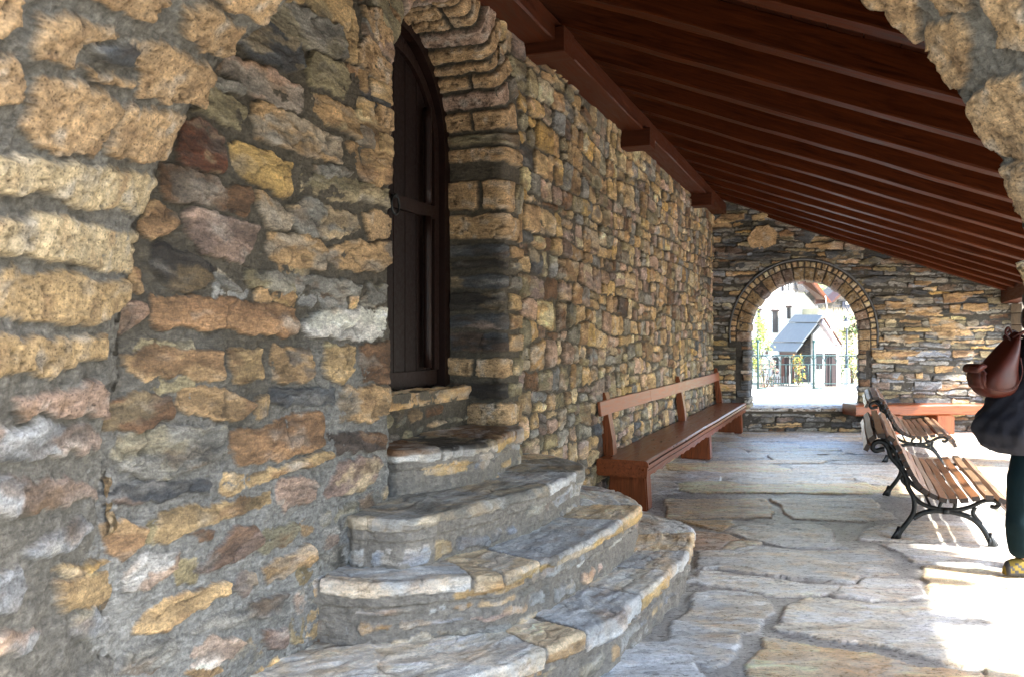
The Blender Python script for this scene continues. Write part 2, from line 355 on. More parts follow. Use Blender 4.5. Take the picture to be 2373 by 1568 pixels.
def timber(name, p0, p1, w, h, mat, parent, wob=.006, seed=0, n=40, up=Vector((0, 0, 1)), bevel=.008, scallop=None):
    """a beam with its local x along the grain, slightly uneven edges"""
    p0 = Vector(p0); p1 = Vector(p1); L = (p1-p0).length; x = (p1-p0).normalized(); y = up.cross(x).normalized(); z = x.cross(y)
    bm = bmesh.new(); prof = [(-w/2+bevel, -h/2), (w/2-bevel, -h/2), (w/2, -h/2+bevel), (w/2, h/2-bevel), (w/2-bevel, h/2), (-w/2+bevel, h/2), (-w/2, h/2-bevel), (-w/2, -h/2+bevel)]
    rs = random.Random(seed); ph = [rs.uniform(0, 50) for _ in range(8)]; rings = []
    for i in range(n+1):
        u = L*i/n; ring = []
        for k, (a, b) in enumerate(prof):
            g = ph[k//2]
            da = wob*(fbm(np.array([u*1.7+g]), np.array([g]), 3)[0]); db = wob*(fbm(np.array([u*1.7+g+9]), np.array([g+4]), 3)[0])
            if scallop and b < 0: db += scallop(u)
            ring.append(bm.verts.new((u, a+da, b+db)))
        rings.append(ring)
    for i in range(n):
        for k in range(8): bm.faces.new((rings[i][k], rings[i][(k+1) % 8], rings[i+1][(k+1) % 8], rings[i+1][k]))
    bm.faces.new(rings[0][::-1]); bm.faces.new(rings[-1])
    o = bm_obj(name, bm, mat, None)
    W = Matrix((x, y, z)).transposed().to_4x4(); W.translation = p0
    o.matrix_world = W; Wc = W.copy()
    if parent is not None:
        o.parent = parent; PM = Matrix.Translation(parent.location) @ Matrix.Rotation(parent.rotation_euler[2], 4, 'Z'); o.matrix_parent_inverse = PM.inverted(); o.matrix_basis = Wc
    return o
# ------------------------------------------------------------------ walls
class Basis:
    def __init__(s, o, u, n): s.o = np.array(o, float); s.u = np.array(u, float); s.n = np.array(n, float)   # n points into the masonry
def panel(name, B, us, vs, stones, mat, parent, keep=None, inset=None, off=0.0, **kw):
    Ug, Vg, H, Col, K = field(us, vs, stones, **kw)
    if inset is not None:
        d = inset(Ug, Vg); H = H*sm(d/.03)-.02*(1-sm(d/.03)); kp = d > -.004
    else: kp = None
    P = B.o+Ug[..., None]*B.u+Vg[..., None]*np.array([0, 0, 1.])-(H+off)[..., None]*B.n
    return grid_mesh(name, P, Col, K, mat, parent, kp)
def outline_pts(hw, spring, rise, base, widen=None, n=160):
    """arch opening outline as dense polyline, left foot -> crown -> right foot, local (x,z) + arc length"""
    L = [(-hw, base+(spring-base)*i/60) for i in range(60)]
    A = [(-hw*math.cos(PI*i/n), spring+rise*math.sin(PI*i/n)) for i in range(n+1)]
    R = [(hw, spring-(spring-base)*(i+1)/60) for i in range(60)]
    p = np.array(L+A+R)
    if widen: p[:, 0] += np.sign(p[:, 0])*widen*sm((spring-.02-p[:, 1])/.25)
    t = np.concatenate([[0], np.cumsum(np.hypot(*np.diff(p, axis=0).T))])
    d = np.gradient(p, axis=0); d /= np.linalg.norm(d, axis=1)[:, None]+1e-9
    m = np.stack([-d[:, 1], d[:, 0]], 1)      # outward (away from the opening)
    for _ in range(6): m[1:-1] = (m[:-2]+m[1:-1]*2+m[2:])/4
    m /= np.linalg.norm(m, axis=1)[:, None]
    return p, t, m
def sweep(name, B, cx, OL, ts, rs_, stones, mat, parent, rho=.05, D=None, keep=None, fade=None, off=0.0, **kw):
    p, t, m = OL
    Tg, Rg, H, Col, K = field(ts, rs_, stones, **kw)
    ox = np.interp(Tg, t, p[:, 0]); oz = np.interp(Tg, t, p[:, 1]); mx = np.interp(Tg, t, m[:, 0]); mz = np.interp(Tg, t, m[:, 1])
    L = rho*PI/2; ph = np.clip((Rg+L/2)/rho, 0, PI/2)
    e = np.where(Rg < -L/2, -Rg-L/2+rho, rho-rho*np.sin(ph)); d = np.where(Rg > L/2, Rg-L/2+rho, rho-rho*np.cos(ph))
    nf, no = np.cos(ph), np.sin(ph)           # face normal (-n), opening normal (-m)
    if D:
        R2 = D-rho+L/2; ph2 = np.clip((Rg-R2)/rho, 0, PI/2); s2 = Rg > R2
        e = np.where(s2, np.where(Rg > R2+L, Rg-R2-L+rho, rho-rho*np.cos(ph2)), e); d = np.where(s2, D-rho+rho*np.sin(ph2), d)
        nf = np.where(s2, -np.sin(ph2), nf); no = np.where(s2, np.cos(ph2), no)
    if fade is not None:
        f = sm(fade(Tg, Rg)/.03); H = H*f-.02*(1-f)
    H = H+off
    x = cx+ox+e*mx-H*no*mx; z = oz+e*mz-H*no*mz; dn = d-H*nf
    P = B.o+x[..., None]*B.u+z[..., None]*np.array([0, 0, 1.])+dn[..., None]*B.n
    kp = keep(Tg, Rg) if keep else None
    return grid_mesh(name, P, Col, K, mat, parent, kp)
def core(name, B, x0, x1, z0, z1, y0, y1, parent, cx=None, OL=None, grow=.03, top=None, mat=None, sill=None):
    """solid masonry body with an arched opening, built of butted columns"""
    bm = bmesh.new(); un = Vector(B.u); nn = Vector(B.n); oo = Vector(B.o); dv = nn*(y1-y0)
    W = lambda x, z: oo+un*x+Vector((0, 0, z))+nn*y0
    tp = top or (lambda x: z1)
    def col(xa, xb, za, zb): add_prism(bm, [W(xa, za), W(xb, zb), W(xb, tp(xb)), W(xa, tp(xa))], dv)
    if OL is None: col(x0, x1, z0, z0)
    else:
        p = OL[0]; hw = p[:, 0].max()+grow
        col(x0, cx-hw, z0, z0); col(cx+hw, x1, z0, z0)
        q = [(a, b) for a, b in zip(p[:, 0], p[:, 1])][60:-60:8]
        q = [(-hw, q[0][1])]+[(a*(1+grow/hw), b+grow) for a, b in q[1:-1]]+[(hw, q[-1][1])]
        for (a, b), (c, d) in zip(q[:-1], q[1:]):
            if c-a > 1e-4: col(cx+a, cx+c, b, d)
        if sill is not None: add_prism(bm, [W(cx-hw, z0), W(cx+hw, z0), W(cx+hw, sill), W(cx-hw, sill)], dv)
    return bm_obj(name, bm, mat or M_core, parent)
# ================================================================== the near bays of the long wall, stone by stone
def c1(p): return [(x*.5004, y*.5004) for x, y in p]
def c3(p): return [(x*.5076, 771.7+y*.5076) for x, y in p]
def parse(s):
    out = []
    for ln in s.strip().splitlines():
        c, k, pts = ln.split('|'); out.append((c.strip(), k.strip(), [tuple(float(v) for v in q.split(',')) for q in pts.split()]))
    return out
A1 = """
grey|1|1200,20 1330,10 1560,140 1590,270 1540,265 1300,150 1190,90
tan|1|1380,-40 1600,-30 1650,180 1600,170 1460,70
slate|1|1100,110 1180,90 1380,200 1390,310 1340,335 1150,260 1090,200
pink|1|1030,260 1110,290 1250,330 1390,420 1390,510 1180,450 1090,370 1010,320
olive|1|1430,250 1600,320 1610,380 1580,450 1420,380 1410,300
ochre|1|1440,440 1640,520 1808,560 1808,660 1680,640 1500,570 1430,500
tan|1|1600,180 1635,190 1630,280 1600,270
grey|1|950,350 1110,410 1110,430 960,400
olive|1|890,430 960,410 1130,510 1110,590 1050,580 900,500
ochre|1|1170,490 1300,510 1570,660 1570,760 1380,700 1180,640 1150,540
gold|1|1070,670 1120,670 1330,770 1320,900 1180,850 1070,750
red|1|850,570 930,570 1040,650 1040,770 990,810 850,760 815,690
brown|1|720,760 850,790 1060,880 1055,970 940,945 730,905
brown|1|1060,880 1130,870 1150,940 1120,1000 1060,970
ochre|1|1180,900 1260,920 1340,1020 1330,1060 1260,1060 1190,980
olive|1|1400,810 1650,850 1780,890 1782,945 1665,930 1540,920 1390,870
grey|1|1450,780 1610,790 1600,820 1470,800
grey|1|1330,960 1400,920 1650,1010 1660,1060 1520,1095 1390,1080 1340,1030
ochre|1|690,950 810,1000 820,1040 700,1090 630,1060 640,1020
mauve|1|850,990 960,990 1190,1060 1180,1110 1100,1210 920,1150 850,1060
dark|1|700,1140 760,1130 990,1240 980,1290 880,1340 780,1330 700,1230
grey|1|990,1240 1100,1350 1000,1320
ochre|1|1240,1090 1450,1110 1490,1160 1480,1240 1280,1215 1240,1150
ochre|1|1520,1160 1600,1125 1795,1135 1800,1200 1755,1250 1560,1240 1520,1190
olive|1|1130,1260 1350,1270 1350,1350 1150,1310
grey|1|1360,1270 1580,1300 1650,1330 1640,1370 1370,1360
ochre|1|590,1230 640,1290 650,1360 570,1290
orange|1|710,1390 900,1380 950,1390 1350,1430 1360,1530 1300,1550 980,1510 710,1500
brown|1|560,1410 670,1420 670,1450 560,1530 450,1500
white|1|1390,1500 1480,1440 1779,1436 1786,1540 1700,1568 1420,1545
ochre|1|1610,670 1760,670 1808,700 1800,850 1700,860 1640,760
slate|1|1660,390 1800,450 1808,525 1680,470
tuff|2|1670,180 1700,180 1808,330 1808,410 1660,320 1640,220
tuff|2|1660,40 1740,50 1808,150 1808,225 1760,220 1690,120
tan|1|1760,0 1860,-10 1880,60 1840,110 1780,40
tuff|2|1680,1000 1730,984 1786,1010 1786,1100 1700,1100
grey|1|1700,1320 1780,1330 1780,1400 1700,1390
tan|1|1250,-30 1370,-60 1380,0 1260,10
"""
A3 = """
ochre|1|560,100 700,70 990,90 1000,190 900,210 780,180 640,215 570,160
tan|1|1050,70 1180,80 1195,200 1060,225 1040,120
ochre|1|1240,70 1400,75 1420,170 1380,210 1240,205
tan|1|1470,60 1610,65 1620,170 1570,220 1470,190
brown|1|1641,56 1763,46 1777,154 1763,213 1655,213 1635,135
ochre|1|830,260 900,240 1020,260 1140,330 1090,380 960,380 800,330
tan|1|1170,300 1210,290 1215,370 1165,370
slate|1|1230,255 1520,260 1520,320 1240,320
ochre|1|1566,253 1773,243 1773,361 1675,400 1546,381 1536,312
brown|1|480,310 600,280 760,300 770,380 620,430 430,420 440,360
grey|1|530,470 700,440 1000,430 1010,520 900,600 700,650 540,620 510,560
orange|1|1050,460 1200,430 1300,380 1450,365 1470,400 1460,510 1300,560 1080,590 1040,520
tan|1|1010,660 1200,640 1400,570 1490,540 1500,560 1300,630 1130,700 1020,730
brown|1|1497,470 1734,460 1744,529 1536,539
mauve|1|1536,597 1714,568 1734,597 1655,706 1468,735 1478,706
pink|1|1260,680 1400,660 1440,690 1430,750 1290,800 1250,760
slate|1|440,740 650,680 950,680 940,710 700,760 500,780
tan|1|720,830 900,790 1050,770 1220,740 1220,770 900,870 760,940 710,940
ochre|1|450,880 600,870 640,900 620,960 540,1020 460,950
mauve|1|900,1080 1060,900 1160,890 1190,940 1100,1010 980,1060
mauve|1|1090,1100 1150,1090 1160,1140 1120,1190 1080,1150
ochre|1|1200,1080 1400,960 1420,1030 1230,1130
ochre|1|610,1340 740,1220 1020,1140 1020,1170 900,1240 750,1340
white|1|570,1100 650,1020 810,1010 800,1060 700,1130 570,1180
grey|1|880,1350 1100,1250 1280,1190 1250,1260 1060,1330
grey|1|580,1450 760,1390 790,1450 680,1530 560,1540
white|1|860,1480 950,1400 1090,1410 1050,1470 900,1530
mauve|1|1190,1370 1290,1350 1300,1420 1220,1430
brown|1|872,910 960,905 960,930 900,950
ochre|1|840,1540 950,1510 1000,1540 900,1580
"""
near = []
for src, cv in ((A1, c1), (A3, c3)):
    for c, k, pts in parse(src):
        near.append(St([wall_sy(*q) for q in cv(pts)], c, .022 if k == '1' else .026, int(k)))
DS0, DS1 = 4.423, 5.862                      # doorway along the wall
DC, DHW = (DS0+DS1)/2, (DS1-DS0)/2
DSP, DRI = 2.69, .70
D_OL = outline_pts(DHW, DSP, DRI, .6)
near_fill = rubble(2.55, 4.45, .0, 3.6, (.06, .12), (.08, .26), .03, [('grey', 3), ('tan', 1.2), ('ochre', .8), ('olive', 2), ('brown', 1)], 11, (.004, .013), avoid=avoider(near, -.005), rad=.02)
def door_inset(g):
    p = D_OL[0]
    def f(s, y):
        x = np.abs(s-DC); top = DSP
        r = np.hypot(x/DHW, np.maximum(y-DSP, 0)/DRI)
        d = np.where(y < DSP, x-DHW, (r-1)*.71)
        return d-g
    return f
BW = Basis(W0, U, NIN)
LW = [('grey', 3.0), ('olive', 3), ('tan', 4.5), ('ochre', 3.2), ('brown', 1.1), ('mauve', 1.3), ('pink', 1.8), ('gold', .9), ('slate', .4), ('cream', .8)]
wall = empty('stone_wall', (WA+WK*9.0, 9.0, 0), 'long tan and grey rubble stone wall with the arched doorway, behind the long wooden bench', 'wall')
us = np.arange(2.55, DS0+.06, .0047); vs = np.arange(.1, 3.62, .005)
ins = door_inset(0.0)
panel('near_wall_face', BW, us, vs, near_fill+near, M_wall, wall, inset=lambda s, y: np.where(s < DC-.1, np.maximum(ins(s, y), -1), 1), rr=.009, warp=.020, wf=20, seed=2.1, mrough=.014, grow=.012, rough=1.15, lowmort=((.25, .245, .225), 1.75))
far_st = rubble(5.6, 14.95, -.05, 3.75, (.105, .21), (.11, .36), .016, LW, 5, (.008, .036), wav=.07, rad=.020, split=.42, j=.020, kinds=lambda c, r: 2 if r.random() < .1 else 1)
us = [5.2]
while us[-1] < 14.9: us.append(us[-1]+.0078+(us[-1]-5.2)*.0011)
ins2 = door_inset(.27)
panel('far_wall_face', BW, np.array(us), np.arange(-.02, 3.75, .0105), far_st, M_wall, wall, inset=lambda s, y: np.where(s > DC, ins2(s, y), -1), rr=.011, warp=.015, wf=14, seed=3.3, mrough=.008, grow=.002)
# the strip over the doorway
ov = rubble(4.3, 6.0, 3.2, 3.8, (.10, .16), (.12, .3), .022, LW, 8, (.012, .035), avoid=None)
panel('wall_over_doorway', BW, np.arange(DS0-.02, 5.86, .008), np.arange(3.0, 3.75, .008), ov, M_wall, wall, inset=lambda s, y: np.where(s < DC+.6, ins2(s, y), 1), rr=.022, seed=3.9, off=-.004)
# doorway surround: quoins that wrap round the corner into the recess
t0 = D_OL[1]; Tn = t0[-1]; tl = 2.0; arcL = Tn-4.0
def surround_stones():
    out = []; rs = random.Random(4)
    tR = Tn-2.0                                    # right springing; t grows downwards from there
    # right jamb, measured from the photo: (top height, bottom height, inner stone?, colour, kind)
    rows = [(2.60, 2.40, 'tuff', 2, .26), (2.38, 2.21, 'tuff', 2, .0), (2.19, 2.10, 'slate', 1, 0), (2.09, 2.02, 'dark', 1, 0), (2.0, 1.90, 'slate', 1, 0), (1.885, 1.76, 'dark', 1, 0), (1.75, 1.64, 'slate', 1, 0),
            (1.63, 1.50, 'slate', 1, 0), (1.47, 1.34, 'tuff', 2, .3), (1.31, 1.20, 'dark', 1, 0), (1.18, 1.03, 'tuff', 2, 0), (1.01, .93, 'slate', 1, 0), (.90, .74, 'olive', 1, .25)]
    for a, b, c, k, inner in rows:
        ta, tb = tR+DSP-a, tR+DSP-b; ro = -rs.uniform(.10, .27); ri = .36 if not inner else rs.uniform(.12, .2)
        if c in ('slate', 'dark'):
            ro = -rs.uniform(.02, .08)
        out.append(St([(ta+.01, ro), (ta, 0), (ta+.008, ri), (tb-.01, ri), (tb, 0), (tb-.004, ro)], c, .020 if c in ('slate', 'dark') else .030, k, ang=PI/2))
        if inner: out.append(St([(ta+.01, ri+.03), (ta+.01, .40), (tb-.01, .40), (tb-.01, ri+.03)], c, .03, k))
        if ro > -.2: out.append(St([(ta+.008, -.29), (ta+.008, ro-.03), (tb-.008, ro-.03), (tb-.008, -.29)], rs.choice(['tan', 'grey', 'ochre', 'olive']), .03, 1))
    # voussoirs round the head
    t = tl-.35
    while t < tR-.02:
        w = rs.uniform(.075, .14); ro = -rs.uniform(.12, .28); two = rs.random() < .5; ri = rs.uniform(.1, .18) if two else .40
        c = rs.choice(['tuff', 'tuff', 'tuff', 'pink', 'tan', 'olive'])
        out.append(St([(t, ro), (t+.004, 0), (t, ri), (t+w-.02, ri), (t+w-.018, 0), (t+w-.02, ro)], c, rs.uniform(.02, .036), 2 if c in ('tuff', 'pink') else 1, ang=PI/2))
        if two: out.append(St([(t, ri+.025), (t, .40), (t+w-.02, .40), (t+w-.02, ri+.025)], 'tuff', .03, 2))
        if ro > -.2: out.append(St([(t, -.3), (t, ro-.03), (t+w-.02, ro-.03), (t+w-.02, -.3)], rs.choice(['tan', 'grey', 'ochre']), .03, 1))
        t += w
    # left jamb: only its inside face
    t = .05
    while t < tl-.4:
        w = rs.uniform(.09, .16); out.append(St([(t, .03), (t, .40), (t+w-.02, .40), (t+w-.02, .03)], rs.choice(['tan', 'grey', 'brown', 'ochre']), .025, 1)); t += w
    return out
sweep('doorway_surround', BW, DC, D_OL, np.arange(.12, Tn-.02, .0075), np.arange(-.30, .46, .0075), surround_stones(), M_wall, wall,
      keep=lambda t, r: (t > tl-.30) | (r > .035), fade=lambda t, r: np.minimum(r+.305, 1), rho=.035, rr=.014, warp=.014, seed=6.6, mrough=.008, mort='mortar')
core('wall_core', BW, 2.40, 15.4, -.3, 3.62, .03, .55, wall, cx=DC, OL=D_OL, grow=.035)
# recess floor riser and sill under the door
bm = bmesh.new()
def wp(s, d, z): return W0+U*s+NIN*d+Vector((0, 0, z))
sill_st = rubble(DS0-.1, DS1+.1, .9, 1.12, (.08, .11), (.12, .3), .03, [('brown', 2), ('ochre', 2), ('olive', 2)], 77, (.01, .03))
panel('doorway_riser', Basis(W0+NIN*.24, U, NIN), np.arange(DS0-.06, DS1+.06, .0075), np.arange(.90, 1.125, .0075), sill_st, M_wall, wall, rr=.02, seed=9.1)
Pb = Basis(W0+NIN*.205+Vector((0, 0, 1.185)), U, NIN)
def slab_patch(name, o, du, dn, lu, ln, th, c, mat, parent, seed, edge=None, k=1):
    """a stone slab: front edge and top in one bent sheet; o = front left top corner"""
    us = np.arange(0, lu+.001, .008); q = np.arange(-th, ln+.001, .008)
    st = [St([(-.03, -th-.03), (lu+.03, -th-.03), (lu+.03, ln+.05), (-.03, ln+.05)], c, .004, k, edge=edge, ang=0)]
    Ug, Vg, H, Col, K = field(us, q, st, rr=.004, warp=0, seed=seed, flat=True)
    H = (H-.004)*2
    du = np.array(du); dn = np.array(dn); a = np.clip((q+.012)/.024, 0, 1)[None, :, None]
    P = np.array(o)+Ug[..., None]*du+np.maximum(Vg, 0)[..., None]*dn+np.minimum(Vg, 0)[..., None]*np.array([0, 0, 1.])
    P = P+H[..., None]*(a*np.array([0, 0, 1.])-(1-a)*dn)
    return grid_mesh(name, P, Col, K, mat, parent)
slab_patch('door_sill', wp(DS0+.01, .215, 1.20), U, NIN, DS1-DS0-.02, .2, .085, 'ochre', M_step, wall, 3.0)
# ------------------------------------------------------------------ door
door = empty('wooden_door', wp(DC, .40, 1.2), 'very dark narrow arched wooden door in the recess above the steps', 'door')
# frame: arched border
def arch_pts(hw, spring, rise, base, n=24):
    return [(-hw, base)]+[(-hw*math.cos(PI*i/n), spring+rise*math.sin(PI*i/n)) for i in range(n+1)]+[(hw, base)]
def arch_ring(name, hw0, r0, hw1, r1, spring, base, d0, d1, mat, parent):
    bm = bmesh.new(); A = arch_pts(hw0, spring, r0, base); Bq = arch_pts(hw1, spring, r1, base)
    for i in range(len(A)-1):
        vs = [wp(DC+x, d, z) for d in (d0, d1) for x, z in (A[i], A[i+1], Bq[i+1], Bq[i])]
        v = [bm.verts.new(p) for p in vs]
        for f in ((0,1,2,3), (4,7,6,5), (0,4,5,1), (3,2,6,7)): bm.faces.new([v[k] for k in f])
    bmesh.ops.remove_doubles(bm, verts=bm.verts, dist=1e-5)
    return bm_obj(name, bm, mat, parent)
arch_ring('door_frame', DHW+.05, DRI+.05, DHW-.075, DRI-.075, DSP, 1.19, .37, .47, M_doorframe, door)
bm = bmesh.new(); hw = DHW-.08; n = 9
for i in range(n):                                # vertical boards
    x0 = -hw+2*hw*i/n; x1 = -hw+2*hw*(i+1)/n; g = .004
    zt = lambda x: DSP+(DRI-.08)*math.sqrt(max(0, 1-(x/hw)**2))
    xs = [x0+g, (x0+x1)/2, x1-g]; pts = [wp(DC+xs[0], .425, 1.205)]+[wp(DC+xs[2], .425, 1.205)]+[wp(DC+x, .425, zt(x)) for x in xs[::-1]]
    add_prism(bm, pts, NIN*.035)
bm_obj('door_boards', bm, M_door, door)
def dbox(bm, s0, s1, d0, d1, z0, z1):
    p = [wp(s0, d0, z0), wp(s1, d0, z0), wp(s1, d0, z1), wp(s0, d0, z1)]; add_prism(bm, p, NIN*(d1-d0))
bm = bmesh.new(); dbox(bm, DC-hw+.05, DC+hw-.05, .40, .424, 1.215, 1.30); bm_obj('bottom_rail', bm, M_doorframe, door)
bm = bmesh.new(); dbox(bm, DC-hw+.05, DC+hw-.05, .395, .424, 2.25, 2.33); bm_obj('middle_rail', bm, M_doorframe, door)
arch_ring('door_moulding', hw-.02, DRI-.14, hw-.085, DRI-.20, DSP, 1.302, .398, .424, M_doorframe, door)
bm = bmesh.new(); add_tube(bm, [wp(DC+.43, .385, z) for z in np.linspace(1.32, 2.25, 8)], .026, 10); bm_obj('centre_post', bm, M_doorframe, door)
bm = bmesh.new(); add_tube(bm, [wp(DC+.43, .385, z) for z in np.linspace(2.33, 2.92, 8)], .026, 10); bm_obj('centre_post', bm, M_doorframe, door)
bm = bmesh.new(); c = wp(DC+.0, .372, 2.29)
add_tube(bm, [c+U*(.045*math.cos(a))+Vector((0, 0, .055*math.sin(a)-.03)) for a in np.linspace(0, 2*PI, 25)], .007, 8, False)
h = bm_obj('ring_handle', bm, M_iron, door)
bm = bmesh.new(); add_tube(bm, [c+NIN*.03+Vector((0, 0, .02)), c-NIN*.012+Vector((0, 0, .02))], .014, 8); bm_obj('handle_boss', bm, M_iron, door)
bm = bmesh.new(); dbox(bm, DS0-.05, DS1+.05, .50, .52, 1.1, 3.4); bm_obj('backing_board', bm, M_door, door)
# ================================================================== front arch we look through
FY, FT = 1.55, 1.02; FCX, FR = .2055, 1.371; FSP = 1.445
BF = Basis((0, FY, 0), (1, 0, 0), (0, 1, 0))
F_OL = outline_pts(FR, FSP, FR, -.05, widen=.040)
def to_arch(px, py, rho=.06):
    """a ray from the eye to the inside face of the front arch -> (t, r)"""
    dx, dz = (px-CX)/F, -(py-CY)/F
    lo, hi = .3, 6.0
    def outside(y):
        x, z = dx*y-FCX, EYE+dz*y
        R = FR+.040*float(sm(np.array((FSP-.02-z)/.25))) 
        return (math.hypot(x, z-FSP) > FR) if z > FSP else abs(x) > R
    for _ in range(40):
        m = (lo+hi)/2
        if outside(m): hi = m
        else: lo = m
    y = lo; x, z = dx*y-FCX, EYE+dz*y
    L0 = FSP+.05; A = PI*FR
    if z > FSP: t = L0+FR*math.atan2(z-FSP, -x)
    else: t = (z+.05) if x < 0 else L0+A+(FSP-z)
    # widen adds a little length, ignore
    return (t, min(y-FY+rho*PI/4-rho, 1.0))
B1 = """
cream|2|-90,690 350,730 725,810 720,960 640,1000 540,950 400,960 290,940 180,880 -90,890
cream|2|-90,1000 300,980 500,1060 640,1080 640,1150 590,1270 300,1210 100,1170 -90,1160
tan|2|-90,1230 200,1240 300,1250 560,1300 555,1390 450,1490 200,1490 -90,1480
tuff|2|70,590 180,310 430,400 555,480 430,700 250,690
tuff|2|470,660 580,450 850,530 830,640 750,740 600,720 470,700
tuff|2|560,180 700,180 975,290 975,340 910,470 620,440 640,340
tuff|2|120,200 190,30 380,60 540,100 560,150 400,170 300,280 140,260
tuff|2|840,20 940,0 1130,110 1070,250 1000,260 900,200 820,120
tuff|2|340,270 480,330 620,370 600,400 480,390 350,300
slate|1|400,180 560,190 640,230 620,310 520,290 440,250
tuff|2|-90,240 60,240 80,440 -90,480
tuff|2|350,-40 760,-40 700,80 560,60
tuff|2|960,-40 1300,-40 1230,60 1180,75 1040,30
tuff|2|-90,-60 100,-60 60,120 -90,160
"""
B3 = """
tan|2|-90,20 200,0 460,10 470,110 330,120 200,200 130,170 -90,190
pink|2|50,280 300,230 430,210 465,250 465,370 250,380 80,370
bluegrey|1|-90,440 200,400 400,420 450,480 430,540 200,560 -90,600
bluegrey|1|-90,660 200,650 430,690 440,740 200,810 -90,850
bluegrey|1|100,1030 200,900 380,840 420,900 300,990 140,1040
bluegrey|1|-90,1120 80,1080 110,1150 50,1270 -90,1280
bluegrey|1|-90,1350 200,1360 120,1460 -90,1480
gold|1|220,1090 300,1050 540,1000 550,1020 300,1110
tan|1|230,1140 380,1090 540,1050 575,1090 550,1180 280,1280
bluegrey|1|320,1300 400,1240 520,1290 500,1370 400,1410 310,1380
"""
DR = """
tuff|2|1985,-40 2140,-40 2130,60 2115,105 2070,88 2010,10
tuff|2|2143,60 2230,40 2270,90 2250,200 2195,205 2140,110
tuff|2|2238,250 2300,180 2373,160 2400,400 2310,350 2240,300
tuff|2|2290,-20 2373,-20 2400,120 2330,110
tuff|2|2328,390 2380,370 2400,540 2365,500
tuff|2|2170,-40 2270,-40 2250,20 2180,40
"""
vst = []
for src, cv in ((B1, c1), (B3, c3), (DR, lambda p: p)):
    for c, k, pts in parse(src): vst.append(St([to_arch(*q) for q in cv(pts)], c, .024, int(k)))
fl = F_OL[1][-1]
fill = []; rs = random.Random(31); t = .02
av = avoider(vst, .0)
while t < fl:
    w = rs.uniform(.13, .24); r = -.62
    while r < 1.32:
        l = rs.uniform(.2, .42)
        if not av(t+w/2, r+l/2, w/2, l/2): 
            c = rs.choice(['tuff', 'tan', 'cream', 'ochre']) if 1.6 < t < fl-1.6 else rs.choice(['blue', 'grey', 'tan', 'white'])
            fill.append(St([(t+.01, r+.02), (t+.01, r+l-.02), (t+w-.02, r+l-.02), (t+w-.015, r+.02)], c, rs.uniform(.02, .04), 2 if c in ('tuff', 'cream') else 1))
        r += l
    t += w
farch = empty('arched_entrance', (FCX, FY, 0), 'rough arch of big pitted cream blocks framing the view, nearest masonry of all', 'arch')
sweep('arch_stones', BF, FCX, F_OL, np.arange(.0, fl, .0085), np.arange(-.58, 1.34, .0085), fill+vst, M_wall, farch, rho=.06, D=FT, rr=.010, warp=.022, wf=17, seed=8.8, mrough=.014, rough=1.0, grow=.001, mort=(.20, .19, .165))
core('arch_core', BF, -2.2, 4.4, -.3, 3.4, .035, FT-.035, farch, cx=FCX, OL=F_OL, grow=.045, top=lambda x: roof_h(x, FY)+.10)
fz = rubble(-2.2, 4.7, -.05, 3.9, (.1, .2), (.15, .4), .03, LW, 91, (.015, .04))
def farch_inset(x, z):
    d = np.where(z > FSP, np.hypot(x-FCX, z-FSP)-FR, np.abs(x-FCX)-FR-.05)-.52
    return d
panel('arch_outer_face', BF, np.arange(-2.2, 4.4, .02), np.arange(-.02, 3.8, .02), fz, M_wall, farch, inset=lambda x, z: np.minimum(farch_inset(x, z), roof_h(x, FY)+.08-z), seed=4.1)
# ================================================================== end wall with the round arch
ECX, EHW, ESP = 4.66, .887, 1.57
BE = Basis((0, END_Y, 0), (1, 0, 0), U)
E_OL = outline_pts(EHW, ESP, EHW-.02, .36)
EW = [('grey', 4), ('slate', 3.2), ('steel', 2.6), ('olive', 2), ('ochre', 1.1), ('tan', .8), ('brown', 1.0), ('gold', .25)]
def dpt(p): return [((x-CX)/F*END_Y, EYE-(y-CY)/F*END_Y) for x, y in p]
def c5(p): return [((2500+x/1.96)*.643, (900+y/1.96)*.643) for x, y in p]
def c9(p): return [((2550+x/2.0816)*.643, (700+y/2.0816)*.643) for x, y in p]
E5 = """
ochre|1|1340,600 1590,600 1595,640 1540,660 1340,640
ochre|1|1650,475 1800,480 1950,560 1980,610 1800,615 1690,610
ochre|1|1350,365 1555,370 1540,410 1400,415 1355,400
ochre|1|1500,410 1740,400 1760,440 1700,470 1490,465
ochre|1|1755,310 1970,295 1975,330 1890,370 1760,380
ochre|1|1900,380 2080,380 2090,430 1990,440 1900,420
ochre|1|1550,220 1695,225 1650,255 1560,255
ochre|1|1800,390 1885,385 1880,450 1810,450
tan|1|1560,870 1615,860 1620,910 1570,910
slate|1|1170,200 1350,180 1440,190 1340,240 1190,245
slate|1|920,10 1180,0 1185,60 1000,75 930,50
olive|1|1150,90 1280,45 1350,75 1240,110 1170,110
steel|1|1560,930 1750,925 1755,980 1560,995
steel|1|1230,930 1380,930 1380,985 1240,980
slate|1|1270,330 1560,320 1560,345 1430,365 1280,360
slate|1|250,80 470,80 480,125 260,135
slate|1|150,20 370,15 365,65 170,60
ochre|1|1240,715 1620,712 1560,750 1260,760
tan|1|1280,770 1520,772 1520,800 1290,795
steel|1|1290,865 1470,865 1440,905 1290,900
grey|1|1690,890 1850,880 1860,905 1780,920 1690,918
tan|1|1745,640 1850,640 1840,665 1760,672
gold|1|1950,678 2130,680 2130,697 1960,698
"""
